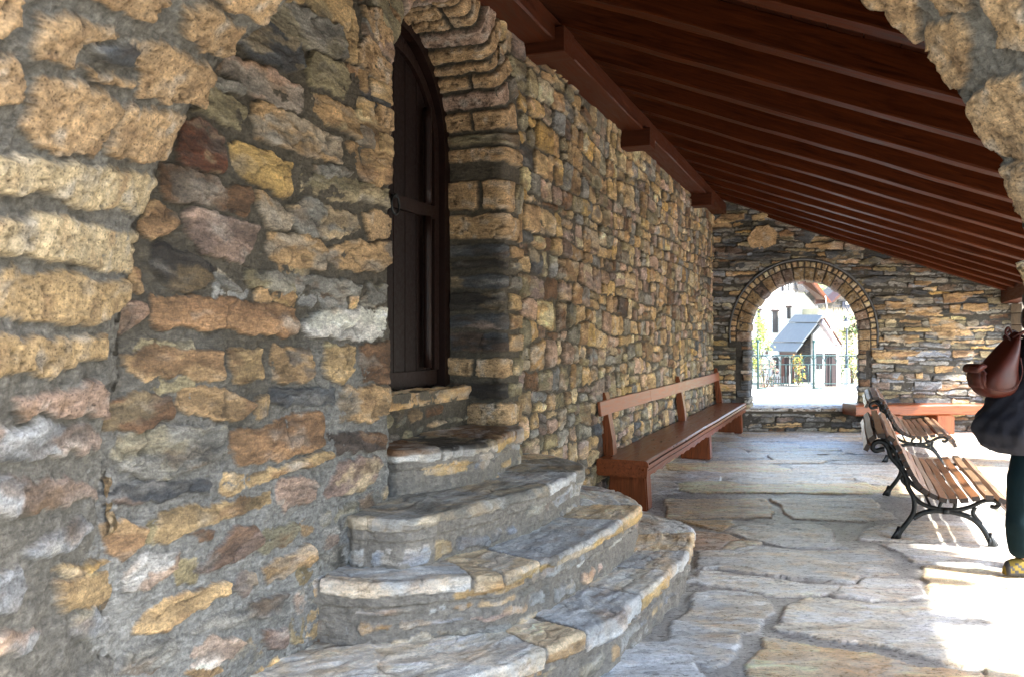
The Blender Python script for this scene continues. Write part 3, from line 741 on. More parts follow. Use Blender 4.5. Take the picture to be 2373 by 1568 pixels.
E9 = """
tuff|2|290,330 370,240 460,230 530,290 510,380 400,420 320,400
slate|1|660,265 820,265 800,330 760,375 650,345
tan|1|50,200 110,150 280,145 280,190 120,220 50,225
tan|1|330,160 420,135 530,180 420,200 335,200
orange|1|535,285 590,268 655,290 640,320 545,320
ochre|1|800,390 960,350 965,390 850,425
slate|1|50,440 300,440 300,485 150,495 50,480
slate|1|330,440 480,430 630,450 600,480 400,490 325,480
slate|1|890,435 1150,430 1155,480 1000,500 890,480
grey|1|160,500 400,500 390,545 170,560
"""
est = []
for src, cv in ((E5, c5), (E9, c9)):
    for c, k, pts in parse(src): est.append(St(dpt(cv(pts)), c, .034, int(k), ang=0))
ef = rubble(2.7, 8.4, -.05, 3.8, (.045, .105), (.16, .6), .010, EW, 17, (.002, .026), wav=.05, rad=.022, split=.2, j=.013)
def einset(x, z):
    d = np.where(z > ESP, np.hypot(x-ECX, z-ESP)-(EHW+.30), np.where(z > .30, np.abs(x-ECX)-EHW-.18-.12*(z > 1.35), 1.0))
    return np.minimum(d, roof_h(x, END_Y)+.16-z)
endw = empty('end_wall', (ECX, END_Y, 0), 'end wall of thin dark slate and ochre slabs pierced by a round arch', 'wall')
panel('wall_face', BE, np.arange(2.85, 8.35, .0115), np.arange(-.02, 3.75, .0105), ef+est, M_wall, endw, inset=einset, rr=.010, warp=.016, wf=16, seed=12.2, mort=(.075, .068, .055), mrough=.006)
ring = []; rs = random.Random(5); t = 0; EL = E_OL[1][-1]; jl = ESP-.36
while t < EL:
    onarc = jl-.18 < t < EL-jl+.18
    if onarc:
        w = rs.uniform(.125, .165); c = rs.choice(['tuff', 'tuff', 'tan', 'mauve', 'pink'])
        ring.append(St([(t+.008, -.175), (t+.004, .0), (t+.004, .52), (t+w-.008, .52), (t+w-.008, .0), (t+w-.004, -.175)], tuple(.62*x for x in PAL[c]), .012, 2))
        for k in range(2):
            a = t+w*k/2; ring.append(St([(a+.008, -.275), (a+.006, -.19), (a+w/2-.008, -.19), (a+w/2-.008, -.275)], rs.choice(['cream', 'tan', 'tan', 'tuff']), .016, 1))
    else:
        w = rs.uniform(.05, .12); c = rs.choice(['slate', 'slate', 'olive', 'brown', 'grey']); ro = -rs.uniform(.05, .19)
        ring.append(St([(t+.006, ro), (t+.003, 0), (t+.003, .5), (t+w-.006, .5), (t+w-.008, 0), (t+w-.006, ro)], c, rs.uniform(.005, .03), 1, ang=PI/2))
    t += w
sweep('arch_surround', BE, ECX, E_OL, np.arange(0, EL, .009), np.arange(-.30, .56, .009), ring, M_wall, endw, rho=.03, rr=.012, warp=.010, seed=13.1, mort='dark', off=.004,
      keep=lambda t, r: (r > -.20) | ((t > jl-.22) & (t < EL-jl+.22)))
core('wall_core', BE, 2.4, 8.35, -.3, 3.4, .03, .52, endw, cx=ECX, OL=E_OL, grow=.035, top=lambda x: roof_h(x, END_Y)+.13, sill=.345)
slab_patch('arch_sill', (ECX-EHW-.04, END_Y-.02, .385), (1, 0, 0), U, 2*EHW+.08, .62, .05, 'blue', M_step, endw, 5.5)
# moulding line round the arch
bm = bmesh.new(); add_tube(bm, [(ECX-1.185*math.cos(a), END_Y-.012, ESP+1.185*math.sin(a)) for a in np.linspace(-.12, PI+.12, 60)], .016, 8)
bm_obj('arch_edge_band', bm, mat_plain('dark_slate_band', PAL['slate'], .8), endw)

# ================================================================== floor
FLG = """
blue|0,850 130,780 200,640 330,600 600,640 680,680 680,740 630,800 620,860 500,900 480,1000 430,1100 330,1130 180,1100 0,1040
flag|740,870 730,800 800,690 950,660 1500,680 1900,680 2300,750 2420,780 2420,970 2200,1060 1950,1115 1400,990 1050,925 780,880
flagtan|640,920 900,965 1400,1045 1650,1110 1900,1140 2050,1174 2050,1320 600,1320 560,1100 620,1000
flag|200,480 500,500 950,570 1180,580 1040,638 650,638 400,588 230,568
flag|1080,632 1180,585 1280,575 1330,525 1680,535 1720,648 1500,665 1120,650
blue|190,350 450,345 640,312 800,335 1400,333 1530,400 1480,430 1530,498 1300,508 1250,555 900,538 500,488 200,460
flag|1410,303 1800,292 2500,292 2500,450 1650,420 1560,350
flagtan|1690,452 2373,472 2500,720 1800,630 1745,620
flag|1300,205 1500,155 1700,145 2500,160 2500,280 1500,285 1280,272
blue|380,220 480,165 740,160 1040,165 1130,230 1110,290 1200,325 800,320 640,290
pink|120,205 370,233 470,262 340,338 180,338
tan|60,143 440,143 370,215
flagtan|0,0 660,0 700,60 690,120 130,128 0,128
flag|760,50 690,0 1380,0 1420,60 1540,128 1200,145 830,128
flagtan|360,338 485,265 630,290 440,345
blue|150,520 230,530 240,565 150,565
flagtan|2080,1150 2200,1090 2420,1000 2420,1300 2080,1300
"""
fst = []
for ln in FLG.strip().splitlines():
    c, pts = ln.split('|'); q = [tuple(float(v) for v in a.split(',')) for a in pts.split()]
    fst.append(St([on_floor(1543.2+.3496*x, 1157.4+.3496*y) for x, y in q], c, .013, 1, ang=0))
FT_ = [('flag', 4.4), ('flagtan', 2.8), ('blue', 2.2), ('pink', .5), ('tan', .5)]
ff = rubble(-2.6, 8.7, 1.2, 14.6, (.28, .75), (.6, 1.9), .008, FT_, 23, (.009, .016), wav=.22, rad=.10, split=.35, j=.07, avoid=avoider(fst, .0))
for s in ff: s.p = s.p+np.array([0, .10*math.sin(s.p[0, 0]*1.3)]); s.ang = 0
fx = np.arange(-2.3, 8.6, .0145); fy = [2.0]
while fy[-1] < 14.0: fy.append(fy[-1]+.0095+(fy[-1]-2)*.0016)
fy = np.array(fy)
Ug, Vg, H, Col, K = field(fx, fy, ff+fst, rr=.007, grow=.006, warp=.045, wf=6, seed=21.5, mort='dirt', mrough=.005, rough=.5, flat=True, cvar=.65, cpow=1.1)
H = H+.012*fbm(Ug*.9, Vg*1.8, 3, 44)
Col = np.clip(Col*1.10, 0, .72)
kp = (Ug > WA+WK*Vg-.25) & (Vg < END_Y+.05)
o = grid_mesh('floor', np.stack([Ug, Vg, H], -1), Col, K, M_floor, None, kp); o['kind'] = 'structure'
# ================================================================== steps
def c4(s): return [((1000+float(a.split(',')[0])/1.378)*.643, (1300+float(a.split(',')[1])/1.378)*.643) for a in s.split()]
T1 = [(-1.35, 2.72), (-1.0, 2.86), (-.6, 2.98)]+[on_floor(*q, .26) for q in c4('900,1560 1200,1460 1500,1350 1725,1240 1880,1110 1990,990 2050,900 2030,820 1900,775 1780,745')]+[(.70, 6.0), (.3, 6.15), (0.0, 6.2)]
T2 = [(-1.2, 3.56)]+[on_floor(*q, .51) for q in c4('190,1095 500,1115 850,1085 1020,1070 1150,1050 1360,965 1560,860 1700,775 1775,715 1750,680 1650,635 1500,615')]+[(.15, 6.0)]
T3 = [(-1.05, 3.9)]+[on_floor(*q, .73) for q in c4('330,755 400,770 650,785 900,735 1110,690 1400,600 1490,545 1505,515 1450,490 1300,465')]+[(-.1, 5.75)]
T4 = [(-.9, 4.42)]+[on_floor(*q, .95) for q in c4('525,435 620,442 850,420 1040,395 1200,338 1212,325')]+[(-.0, 5.45), (-.3, 5.55)]
steps = empty('stone_steps', (-.2, 4.6, 0), 'rounded fan of four stone steps rising to the dark door', 'steps')
CEN = (-1.0, 5.05)
def tier(T, h, riser, prof, seed, topc, edgec, name):
    P = np.array([tuple(p)[:2] for p in spline([(x, y, 0) for x, y in T], 10)])
    P = P+0; t = np.concatenate([[0], np.cumsum(np.hypot(*np.diff(P, axis=0).T))])
    ts = np.arange(0, t[-1], .0075)
    ox = np.interp(ts, t, P[:, 0]); oy = np.interp(ts, t, P[:, 1])
    sb = [0]
    while sb[-1] < ts[-1]: sb.append(sb[-1]+.32+.5*random.Random(seed*7+len(sb)).random())
    so_ = np.interp(ts, np.ravel([[b-.012, b+.012] for b in sb[1:]]), np.ravel([[.026*math.sin(k*5.1+seed), .026*math.sin((k+1)*5.1+seed)] for k in range(len(sb)-1)]))
    wob = so_+.020*fbm(ts*2.2, ts*0+seed, 3)+.009*fbm(ts*9, ts*0+seed+3, 2)
    dx, dy = CEN[0]-ox, CEN[1]-oy; L = np.hypot(dx, dy); dx /= L; dy /= L; ox += dx*wob; oy += dy*wob
    tx, ty = np.gradient(ox), np.gradient(oy); l = np.hypot(tx, ty); nx, ny = ty/l, -tx/l       # outward
    sg = np.sign(nx*dx+ny*dy); nx *= -sg; ny *= -sg
    rs = random.Random(seed); st = []; a = 0; k = 0; th = .058
    while a < ts[-1]:
        w = topc[k % len(topc)][1]; c = topc[k % len(topc)][0]; e = edgec[k % len(edgec)]
        lo, hi = a+.006, a+w-.006; sk = rs.uniform(-.08, .08); thk = th*rs.uniform(.65, 1.25)
        st.append(St([(lo, -thk), ((lo+hi)/2, -thk+rs.uniform(-.006, .01)), (hi, -thk), (hi+.002, 0), (hi+sk, prof*rs.uniform(.85, 1.05)), ((lo+hi)/2, prof*1.08), (lo+sk*.5, prof), (lo, 0)], c, .014, 1, edge=(-.004, e) if e else None, ang=0))
        st.append(St([(lo-.1, prof*1.04), (hi+.1, prof*1.04), (hi+.1, prof*2.4), (lo-.1, prof*2.4)], rs.choice(['flag', 'grey', 'blue']), .012, 1, ang=0))
        a += w; k += 1
    st += rubble(0, ts[-1], -riser-.04, -.075, (.035, .095), (.06, .42), .03, [('grey', 3), ('steel', 2), ('blue', 1), ('tan', .8), ('ochre', .8), ('pink', .9)], int(seed*10), (.002, .020), wav=.04, rad=.02, split=.2, j=.02)
    qs = np.concatenate([np.arange(-riser-.04, -.016, .0078), np.arange(-.0125, .014, .0028), np.arange(.016, prof*1.25, .0078), np.arange(prof*1.25, 1.05, .03)])
    Tg, Q, H, Col, K = field(ts, qs, st, rr=.006, warp=.016, wf=11, seed=seed, mort=(.22, .20, .17), mrough=.010, rough=.62, flat=True, cvar=.75, cpow=1.15)
    rho = .009; ph = np.clip((Q+rho*PI/4)/rho, 0, PI/2); Lq = rho*PI/2
    inw = np.where(Q > Lq/2, Q-Lq/2+rho, rho-rho*np.cos(ph)); zz = np.where(Q < -Lq/2, Q+Lq/2-rho, -rho+rho*np.sin(ph))
    over = np.where(Q < -.082, .022, 0)        # the slabs stick out over the riser
    inw = inw+over
    inw = np.minimum(inw, (np.hypot(CEN[0]-ox, CEN[1]-oy)-.02)[:, None])
    X = ox[:, None]+dx[:, None]*inw+nx[:, None]*H*np.cos(ph); Y = oy[:, None]+dy[:, None]*inw+ny[:, None]*H*np.cos(ph)
    Z = h-.012+zz+H*np.sin(ph)+.006*fbm(X*2, Y*2, 3, seed)*np.sin(ph)
    return place_only(grid_mesh(name, np.stack([X, Y, Z], -1), Col, K, M_step, steps))
def place_only(o): return o
tier(T1, .26, .26, .50, 1.7, [('flag', .95), ('flag', .72), ('flagtan', .27), ('blue', .62), ('flag', .5), ('blue', .45), ('flagtan', .5)], [None, 'white', 'ochre', None, 'gold', 'blue', None], 'step')
tier(T2, .51, .25, .62, 2.9, [('blue', .42), ('blue', .66), ('flagtan', .13), ('flagtan', .28), ('blue', .95), ('flagtan', .45), ('flag', .5)], ['ochre', 'white', 'ochre', 'gold', 'gold', 'gold', None], 'step')
tier(T3, .73, .22, .60, 4.3, [('flagtan', .25), ('grey', 1.5), ('blue', .5), ('grey', .6)], ['olive', None, None, None], 'step')
tier(T4, .95, .22, .50, 5.1, [('brown', .62), ('dark', .45), ('brown', .45), ('brown', .8)], ['white', 'white', 'gold', 'ochre'], 'step')
# ================================================================== roof
roof = empty('timber_roof', (3.0, 8.0, 3.0), 'dark red-brown lean-to roof of timber rafters over the porch', 'roof')
G = .3212; SLX, SLY = 1.0, -.18
k = 0
for i in range(-4, 14):
    z0 = 4.49+.73*i
    xa = WA+WK*z0+.02; L = 4.66; p0 = Vector((xa, z0, 0)); p1 = p0+Vector((SLX, SLY, 0))*L
    p0.z = roof_h(p0.x, p0.y); p1.z = roof_h(p1.x, p1.y)
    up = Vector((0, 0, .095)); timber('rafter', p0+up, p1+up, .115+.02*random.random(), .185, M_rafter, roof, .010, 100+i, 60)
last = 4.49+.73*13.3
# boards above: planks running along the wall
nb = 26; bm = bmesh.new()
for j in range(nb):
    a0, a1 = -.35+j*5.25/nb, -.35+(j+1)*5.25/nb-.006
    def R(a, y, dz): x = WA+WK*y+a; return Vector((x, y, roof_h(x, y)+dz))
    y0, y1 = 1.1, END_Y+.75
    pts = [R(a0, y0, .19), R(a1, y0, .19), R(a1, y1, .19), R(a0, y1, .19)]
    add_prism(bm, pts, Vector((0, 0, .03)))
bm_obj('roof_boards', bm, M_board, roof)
bm = bmesh.new(); y0, y1 = 1.05, END_Y+.8; add_prism(bm, [R(-.4, y0, .225), R(4.9, y0, .225), R(4.9, y1, .225), R(-.4, y1, .225)], Vector((0, 0, .06)))
bm_obj('roof_slates', bm, mat_bricky('roof_slate', (.1, .1, .11), (.14, .14, .15), (.05, .05, .05), 4), roof)
def wl(y, off, z): return Vector((WA+WK*y, y, 0))-NIN*off+Vector((0, 0, z))
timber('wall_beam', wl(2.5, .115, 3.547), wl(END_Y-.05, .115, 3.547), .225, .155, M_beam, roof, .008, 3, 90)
for y in (5.9, 8.35, 12.0):
    c = wl(y, .12, 3.40 if y > 6 else 3.475)
    timber('corbel', c+NIN*.24, c-NIN*.17, .24, .17, M_beam, roof, .004, int(y), 8)
EV0, EV1 = 4.66, 4.66
def ev(y, z): return Vector((WA+WK*y+4.86, y, z))
timber('eave_beam', Vector((7.94, 13.79, 2.16)), Vector((7.94-.42*13.2, .6, 2.16)), .24, .22, M_beam, roof, .006, 9, 60)
# ================================================================== stone piers on the open side (hold up the eave beam)
def pier(x, y, w, d, label, seed):
    e = empty('stone_pier', (x, y, 0), label, 'pier')
    bm = bmesh.new(); hh = 2.05; rs = random.Random(seed)
    z = 0
    while z < hh:
        h = min(rs.uniform(.10, .2), hh-z); f = rs.uniform(-.02, .02); g = rs.uniform(-.02, .02)
        if hh-z-h < .05: h = hh-z
        add_box(bm, (x+f*.5, y+g*.5, z+h/2), (w+f, d+g, h-.006)); z += h
    bmesh.ops.bevel(bm, geom=bm.edges[:], offset=.01, segments=1, affect='EDGES')
    bm_obj('pier_blocks', bm, mat_plain('pier_stone', (.3, .26, .2), .9, 0, .35, 7, .6, .02), e); return e
pier(6.55, 9.9, .5, .55, 'stone pier carrying the middle of the eave on the open side', 3)
pier(8.25, 13.75, .55, .5, 'stone pier at the far corner of the end wall', 4)
# ================================================================== long wooden bench
def bl(y, off, z): return wl(y, off, z)
SY0, SY1 = on_floor(1500, 1100, .40)[1], 0
bench = empty('wooden_bench', (1.2, 9.0, 0), 'long heavy red-brown wooden bench with low backrest along the tan rubble wall', 'bench')
A = on_floor(1500, 1068, .47); Bq = on_floor(1733, 931, .47)      # front edge of the seat top
Bk = on_floor(1373, 1044, .47)
A, Bq, Bk = Vector((*A, .47)), Vector((*Bq, .47)), Vector((*Bk, .47))
BD = (Bq-A).normalized(); BLn = (Bq-A).length; BN = Vector((BD.y, -BD.x, 0))       # BN points away from the wall
SW = .445; 
def bp(l, o, z): return A+BD*l-BN*o+Vector((0, 0, z-.47))
def front_low(u): return .010*math.sin(u*20)+.012*(fbm(np.array([u*2.1]), np.array([3.]), 3)[0])
# seat: slab with a scalloped front edge and carved beads
bm = bmesh.new(); n = 220; rings = []
for i in range(n+1):
    u = BLn*i/n; w1 = .012*fbm(np.array([u*1.1]), np.array([7.]), 3)[0]
    lo = -.148+.013*abs(math.sin(u*9.5))+.012*fbm(np.array([u*3]), np.array([1.]), 2)[0]
    topw = .004*fbm(np.array([u*1.3]), np.array([17.]), 3)[0]
    prof = [(0.004+w1, .47-.012), (-.005+w1, .47-.05), (.004+w1, .47-.055), (.012+w1, .47+lo), (.10, .47+lo+.004), (SW-.02, .33), (SW, .35), (SW+w1, .47-.012), (SW-.015, .47+topw), (SW*.5, .473+topw), (.02+w1, .47+topw)]
    rings.append([bm.verts.new(bp(u, o, z)) for o, z in prof])
for i in range(n):
    for k in range(len(prof)): bm.faces.new((rings[i][k], rings[i][(k+1) % len(prof)], rings[i+1][(k+1) % len(prof)], rings[i+1][k]))
bm.faces.new(rings[0][::-1]); bm.faces.new(rings[-1])
for k in range(int(BLn/.032)):
    u = .04+k*.032
    if u > BLn-.05: break
    for dz, s in ((-.026, .007), (-.078, .005)):
        c = bp(u, .000+(.009 if dz < -.05 else 0), .47+dz); w1 = .012*fbm(np.array([u*1.1]), np.array([7.]), 3)[0]
        add_box(bm, c-BN*(w1+.0005), (.011, s*2.2, s*1.7), math.atan2(BD.y, BD.x), 1)
def rot_local(o, origin, x):
    """give a world-space mesh a local frame with x along the grain"""
    x = x.normalized(); z = Vector((0, 0, 1)) if abs(x.z) < .9 else Vector((1, 0, 0)); y = z.cross(x).normalized(); z = x.cross(y)
    W = Matrix((x, y, z)).transposed().to_4x4(); W.translation = origin
    o.data.transform(W.inverted()); o.matrix_basis = W; return o
seat = rot_local(bm_obj('seat', bm, [M_bench, mat_plain('carved_recess_wood', (.05, .015, .008), .7, 0, .2, 40, 0)], bench), A, BD)
feet = [.32, BLn*.52, BLn-.30]
for k, l in enumerate(feet):
    bm = bmesh.new(); o0, o1 = .045, SW-.03
    pts = [bp(l, o0, 0), bp(l, o1, 0), bp(l, o1-.03, .34), bp(l, o0+.02, .34)]
    add_prism(bm, [p-BD*.09 for p in pts], BD*.18)
    bmesh.ops.bevel(bm, geom=bm.edges[:], offset=.012, segments=2, affect='EDGES')
    rot_local(bm_obj('leg', bm, M_bench, bench), bp(l, .3, 0), Vector((0, 0, 1)))
for k, l in enumerate(feet):
    bm = bmesh.new(); o0 = SW-.075
    pr = [(o0-.01, .44), (o0, .60), (o0+.035, .80), (o0+.055, .97), (o0+.07, 1.02), (o0+.10, 1.025), (o0+.115, .97), (o0+.10, .70), (o0+.075, .44)]
    add_prism(bm, [bp(l-.06, o, z) for o, z in pr], BD*.12)
    rot_local(bm_obj('backrest_post', bm, M_bench, bench), bp(l, SW, .5), Vector((0, 0, 1)))
# back rail in two planks
def rail(l0, l1, nm):
    bm = bmesh.new(); n = 40; rings = []
    for i in range(n+1):
        l = l0+(l1-l0)*i/n; w = .006*fbm(np.array([l*2]), np.array([3.]), 2)[0]
        rings.append([bm.verts.new(bp(l, o, z+w)) for o, z in ((SW-.045, .83), (SW-.03, .955), (SW-.003, .955), (SW-.018, .83))])
    for i in range(n):
        for k in range(4): bm.faces.new((rings[i][k], rings[i][(k+1) % 4], rings[i+1][(k+1) % 4], rings[i+1][k]))
    bm.faces.new(rings[0][::-1]); bm.faces.new(rings[-1]); bmesh.ops.bevel(bm, geom=bm.edges[:], offset=.003, segments=1, affect='EDGES')
    rot_local(bm_obj(nm, bm, M_rail, bench), bp(l0, SW, .8), BD)
rail(.02, BLn*.27, 'back_rail'); rail(BLn*.27+.006, BLn-.05, 'back_rail')
# ================================================================== thick beam bench along the end wall
b2 = empty('wooden_bench', (6.6, 13.3, 0), 'thick plain backless red-brown timber bench along the slate end wall', 'bench')
zt = .47; x0, y0 = on_floor(1983, 938, zt); x1, y1 = on_floor(2330, 932, zt); x1 += .35
yb = END_Y-.03; timber('seat', (x0, (y0+yb)/2+.02, zt-.085), (x1, (y1+yb)/2+.02, zt-.085), yb-y0-.03, .165, M_bench, b2, .008, 12, 40, bevel=.02)
for lx in (x0+.62, 6.72, x1-.15):
    bm = bmesh.new(); add_box(bm, (lx, (y0+yb)/2+.02, .15), (.27, yb-y0-.10, .30)); bmesh.ops.bevel(bm, geom=bm.edges[:], offset=.012, segments=2, affect='EDGES')
    if lx == 6.72: pass
    rot_local(bm_obj('leg', bm, M_bench, b2), Vector((lx, 13.4, 0)), Vector((0, 0, 1)))
M_screw = mat_plain('bright_steel', (.6, .6, .6), .3, 1, .05, 40, 0)
# ================================================================== iron and slat park benches
SL = "272,720 300,668 350,648 405,668 447,722 470,775 490,825 512,875 535,920 560,955 598,990 645,1020 700,1042 757,1050 815,1045 878,1033 950,1022 1020,1040 1058,1078 1072,1125"
def q6(s):
    out = []
    for a in s.split():
        x, y = map(float, a.split(',')); base = 1320+25*(x-450)/530; out.append(((x-450)*.00117-.31, (base-y)*.00117))
    return out
PK = q6(SL)
IR = [("450,1312 462,1275 490,1230 515,1195 540,1150 549,1100 540,1040 512,985 495,910 455,845 412,790 395,735 360,695 322,698 302,725 318,752 350,745 375,742", .017),
      ("378,672 430,745 452,800 478,860 500,915 540,968 600,1015 660,1040 720,1055", .014),
      ("408,790 440,800 455,820", .012), ("470,870 490,880 500,900", .012), ("495,915 475,930 490,960 520,985", .011),
      ("978,1335 960,1290 935,1240 895,1190 850,1160 790,1140 725,1130 650,1130 590,1147 540,1180", .018),
      ("545,1045 575,1075 620,1100 680,1115 740,1120 800,1118 870,1095 930,1062 985,1055 1015,1075 1000,1098 970,1092", .015),
      ("715,1058 698,1080 690,1108", .012), ("765,1062 778,1085 772,1112", .012), ("888,1100 876,1135 890,1165 922,1205", .014)]
def make_bench():
    r = empty('park_bench', (0, 0, 0), 'nearer park bench of brown slats on black cast iron legs, beside the standing person', 'bench', 'slatted park benches in a row')
    L = 2.12; rs = random.Random(8)
    def P(a, b, l): return Vector((a, l, b))
    def slats(i0, i1, name):
        bm = bmesh.new()
        for i in range(i0, i1):
            a, b = PK[i]; aa, ab = PK[max(i-1, 0)]; ba, bb_ = PK[min(i+1, len(PK)-1)]
            t = Vector((ba-aa, 0, bb_-ab)).normalized(); nr = Vector((-t.z, 0, t.x))      # outward from the iron
            c = Vector((a, 0, b))+nr*.004; w = .0255; h = .017; mi = 1 if (i*7) % 5 == 2 else 0
            j = rs.uniform(-.012, .012)
            ps = [c-t*w-nr*h, c+t*w-nr*h, c+t*w+nr*h, c-t*w+nr*h]
            n = 14; rings = []
            for k in range(n+1):
                l = -.04+j+(L+.08)*k/n; wq = .0025*math.sin(l*5+i)
                rings.append([bm.verts.new(p+Vector((wq, l, wq*.7))) for p in ps])
            for k in range(n):
                for m in range(4): bm.faces.new((rings[k][m], rings[k][(m+1) % 4], rings[k+1][(m+1) % 4], rings[k+1][m])).material_index = mi
            bm.faces.new(rings[0][::-1]).material_index = 2; bm.faces.new(rings[-1]).material_index = 2
        e = [e for e in bm.edges if len(e.link_faces) == 2 and e.calc_face_angle(0) > 1]
        bmesh.ops.bevel(bm, geom=e, offset=.002, segments=1, affect='EDGES')
        
        for i in range(i0, i1):                                     # screw heads
            a, b = PK[i]; aa, ab = PK[max(i-1, 0)]; ba, bb_ = PK[min(i+1, 19)]; t = Vector((ba-aa, 0, bb_-ab)).normalized(); nr = Vector((-t.z, 0, t.x))
            for l in (.17, L-.17): c = Vector((a, l, b))+nr*.0175; add_tube(bm, [c, c+nr*.003], .006, 8, mi=3)
        me_o = bm_obj(name, bm, [M_slat_y, M_slat2_y, M_endgrain, M_screw], None); me_o.parent = r; return me_o
    bk = slats(0, 10, 'backrest'); st = slats(10, 20, 'seat')
    for l in (.10, L-.10):
        bm = bmesh.new()
        for s, w in IR:
            pts = [P(a, b, l) for a, b in q6(s)]; pts = spline(pts, 6); add_tube(bm, pts, (w*.75, w), 8) if False else add_tube(bm, pts, w*1.08, 8)
        for fx_, dr in ((450, -1), (978, 1)):                # clawed feet
            a, b = q6('%d,1318' % fx_)[0] if fx_ == 450 else q6('978,1340')[0]
            for k, (da, w) in enumerate(((-.03*1, .012), (0, .014), (.03, .012))):
                add_tube(bm, [P(a-dr*.012, .085, l), P(a+da*.5, .045, l+da*.5), P(a+da+dr*.012, .010, l+da*.7)], [.012, .014, w*.75], 8)
            add_tube(bm, [P(a-dr*.015, .10, l), P(a, .05, l), P(a+dr*.01, .006, l)], [.016, .021, .030], 8)
        a, b = q6('725,1128')[0]
        add_tube(bm, [P(a-.022, b, l), P(a+.022, b, l)], .026, 8)
        bmesh.ops.remove_doubles(bm, verts=bm.verts, dist=1e-6)
        o = bm_obj('iron_frame', bm, M_iron, None); o.parent = r
    bm = bmesh.new(); a, b = q6('650,1128')[0]; add_tube(bm, [P(a, b, .10), P(a, b, L-.10)], .010, 8); o = bm_obj('cross_rod', bm, M_iron, None); o.parent = r
    return r
def wood_y(m, sc=(14, 1.2, 14), sc2=(90, 3, 90)):
    n = m.copy(); maps = [x for x in n.node_tree.nodes if x.type == 'MAPPING']
    for x in maps:
        s = tuple(x.inputs['Scale'].default_value); x.inputs['Scale'].default_value = (s[1], s[0], s[2])
    return n
M_slat_y, M_slat2_y = wood_y(M_slat), wood_y(M_slat2)
pb = make_bench()
def seat_at(o, lx, ly, ang, scale=None):
    """put the near left foot on the floor point lx,ly; the bench runs away at ang from straight ahead"""
    a = q6('450,1318')[0][0]; c, s = math.cos(-ang), math.sin(-ang)
    o.rotation_euler[2] = -ang
    o.location = (lx-(c*a-s*.10), ly-(s*a+c*.10), 0)
lf = on_floor(2080, 1250); ANG = math.radians(21.5)
seat_at(pb, lf[0], lf[1], ANG)
def copy_thing(o, parent=None):
    c = o.copy(); C.objects.link(c); c.parent = parent
    for ch in [x for x in o.children]: copy_thing(ch, c)
    return c
bpy.context.view_layer.update()
pb2 = copy_thing(pb); pb2['label'] = 'farther park bench of weathered slats on black iron legs, close to the slate wall'
l2 = on_floor(2029, 1071); seat_at(pb2, l2[0]+.1, l2[1]-.05, ANG)
# ================================================================== the person and the backpack
def mat_cloth(name, col, rough=.85, sc=40, var=.15): return mat_plain(name, col, rough, 0, var, sc, .5, .003, .2)
M_jacket = mat_cloth('charcoal_jacket_cloth', (.024, .026, .036)); M_teal = mat_cloth('dark_teal_trouser_cloth', (.002, .013, .018), .85)
M_leather = mat_plain('russet_leather', (.075, .012, .005), .5, 0, .35, 12, .5, .004); M_skin = mat_plain('skin', (.5, .3, .22), .6, 0, .08, 30, .1); M_hair = mat_plain('dark_brown_hair', (.03, .018, .012), .6, 0, .3, 80, .5)
M_shoe_y = mat_cloth('mustard_shoe_fabric', (.15, .11, .022)); M_shoe_k = mat_plain('black_shoe_rubber', (.02, .02, .022), .7)
PX, PY = 3.375, 5.52
per = empty('person', (PX, PY, 0), 'person in dark jacket and dark teal trousers, seen from behind with a leather backpack', 'person')
def skin_body(name, chains, mat, parent, sub=2, root=0):
    """chains: list of [(pos, radius or (rx,ry)), ...]; first point of later chains may be an index into all points"""
    vs = []; es = []; rad = []
    for ch in chains:
        prev = None
        for it in ch:
            if isinstance(it, int): prev = it; continue
            p, r = it; vs.append(Vector(p)); rad.append(r if isinstance(r, tuple) else (r, r)); i = len(vs)-1
            if prev is not None: es.append((prev, i))
            prev = i
    me = bpy.data.meshes.new(name); me.from_pydata(vs, es, []); o = bpy.data.objects.new(name, me); C.objects.link(o)
    o.modifiers.new('s', 'SKIN'); 
    for i, r in enumerate(rad): me.skin_vertices[0].data[i].radius = r; me.skin_vertices[0].data[i].use_root = (i == root)
    m = o.modifiers.new('u', 'SUBSURF'); m.levels = sub; m.render_levels = sub
    dg = bpy.context.evaluated_depsgraph_get(); ev_ = o.evaluated_get(dg); m2 = bpy.data.meshes.new_from_object(ev_)
    bpy.data.objects.remove(o); m2.name = name
    for p in m2.polygons: p.use_smooth = True
    m2.materials.append(mat); o = bpy.data.objects.new(name, m2); C.objects.link(o); place(o, parent); return o
W = lambda x, y, z: (PX+x, PY+y, z)
# facing +x and a little away from the camera
body = [[(W(-.02, 0, .92), (.15, .12)), (W(-.03, 0, 1.08), (.12, .11)), (W(-.03, 0, 1.25), (.14, .13)), (W(-.02, 0, 1.40), (.12, .13)), (W(.0, 0, 1.49), .06), (W(.02, 0, 1.56), .052), (W(.04, 0, 1.64), (.085, .078)), (W(.045, 0, 1.73), (.092, .082)), (W(.04, 0, 1.79), (.06, .055))],
        [0, (W(.0, .09, .86), .095), (W(.03, .10, .50), .065), (W(.02, .11, .30), .058), (W(.01, .11, .10), .042)],
        [0, (W(-.05, -.09, .86), .095), (W(-.13, -.10, .50), .060), (W(-.15, -.11, .30), .05), (W(-.15, -.11, .10), .042)],
        [3, (W(-.01, .17, 1.40), .058), (W(.0, .22, 1.15), .046), (W(.16, .20, .98), .038), (W(.24, .17, 1.0), .030)],
        [3, (W(-.01, -.17, 1.40), .058), (W(.01, -.23, 1.15), .046), (W(.18, -.20, .99), .038), (W(.26, -.16, 1.01), .030)]]
skin_body('body', body, M_skin, per)
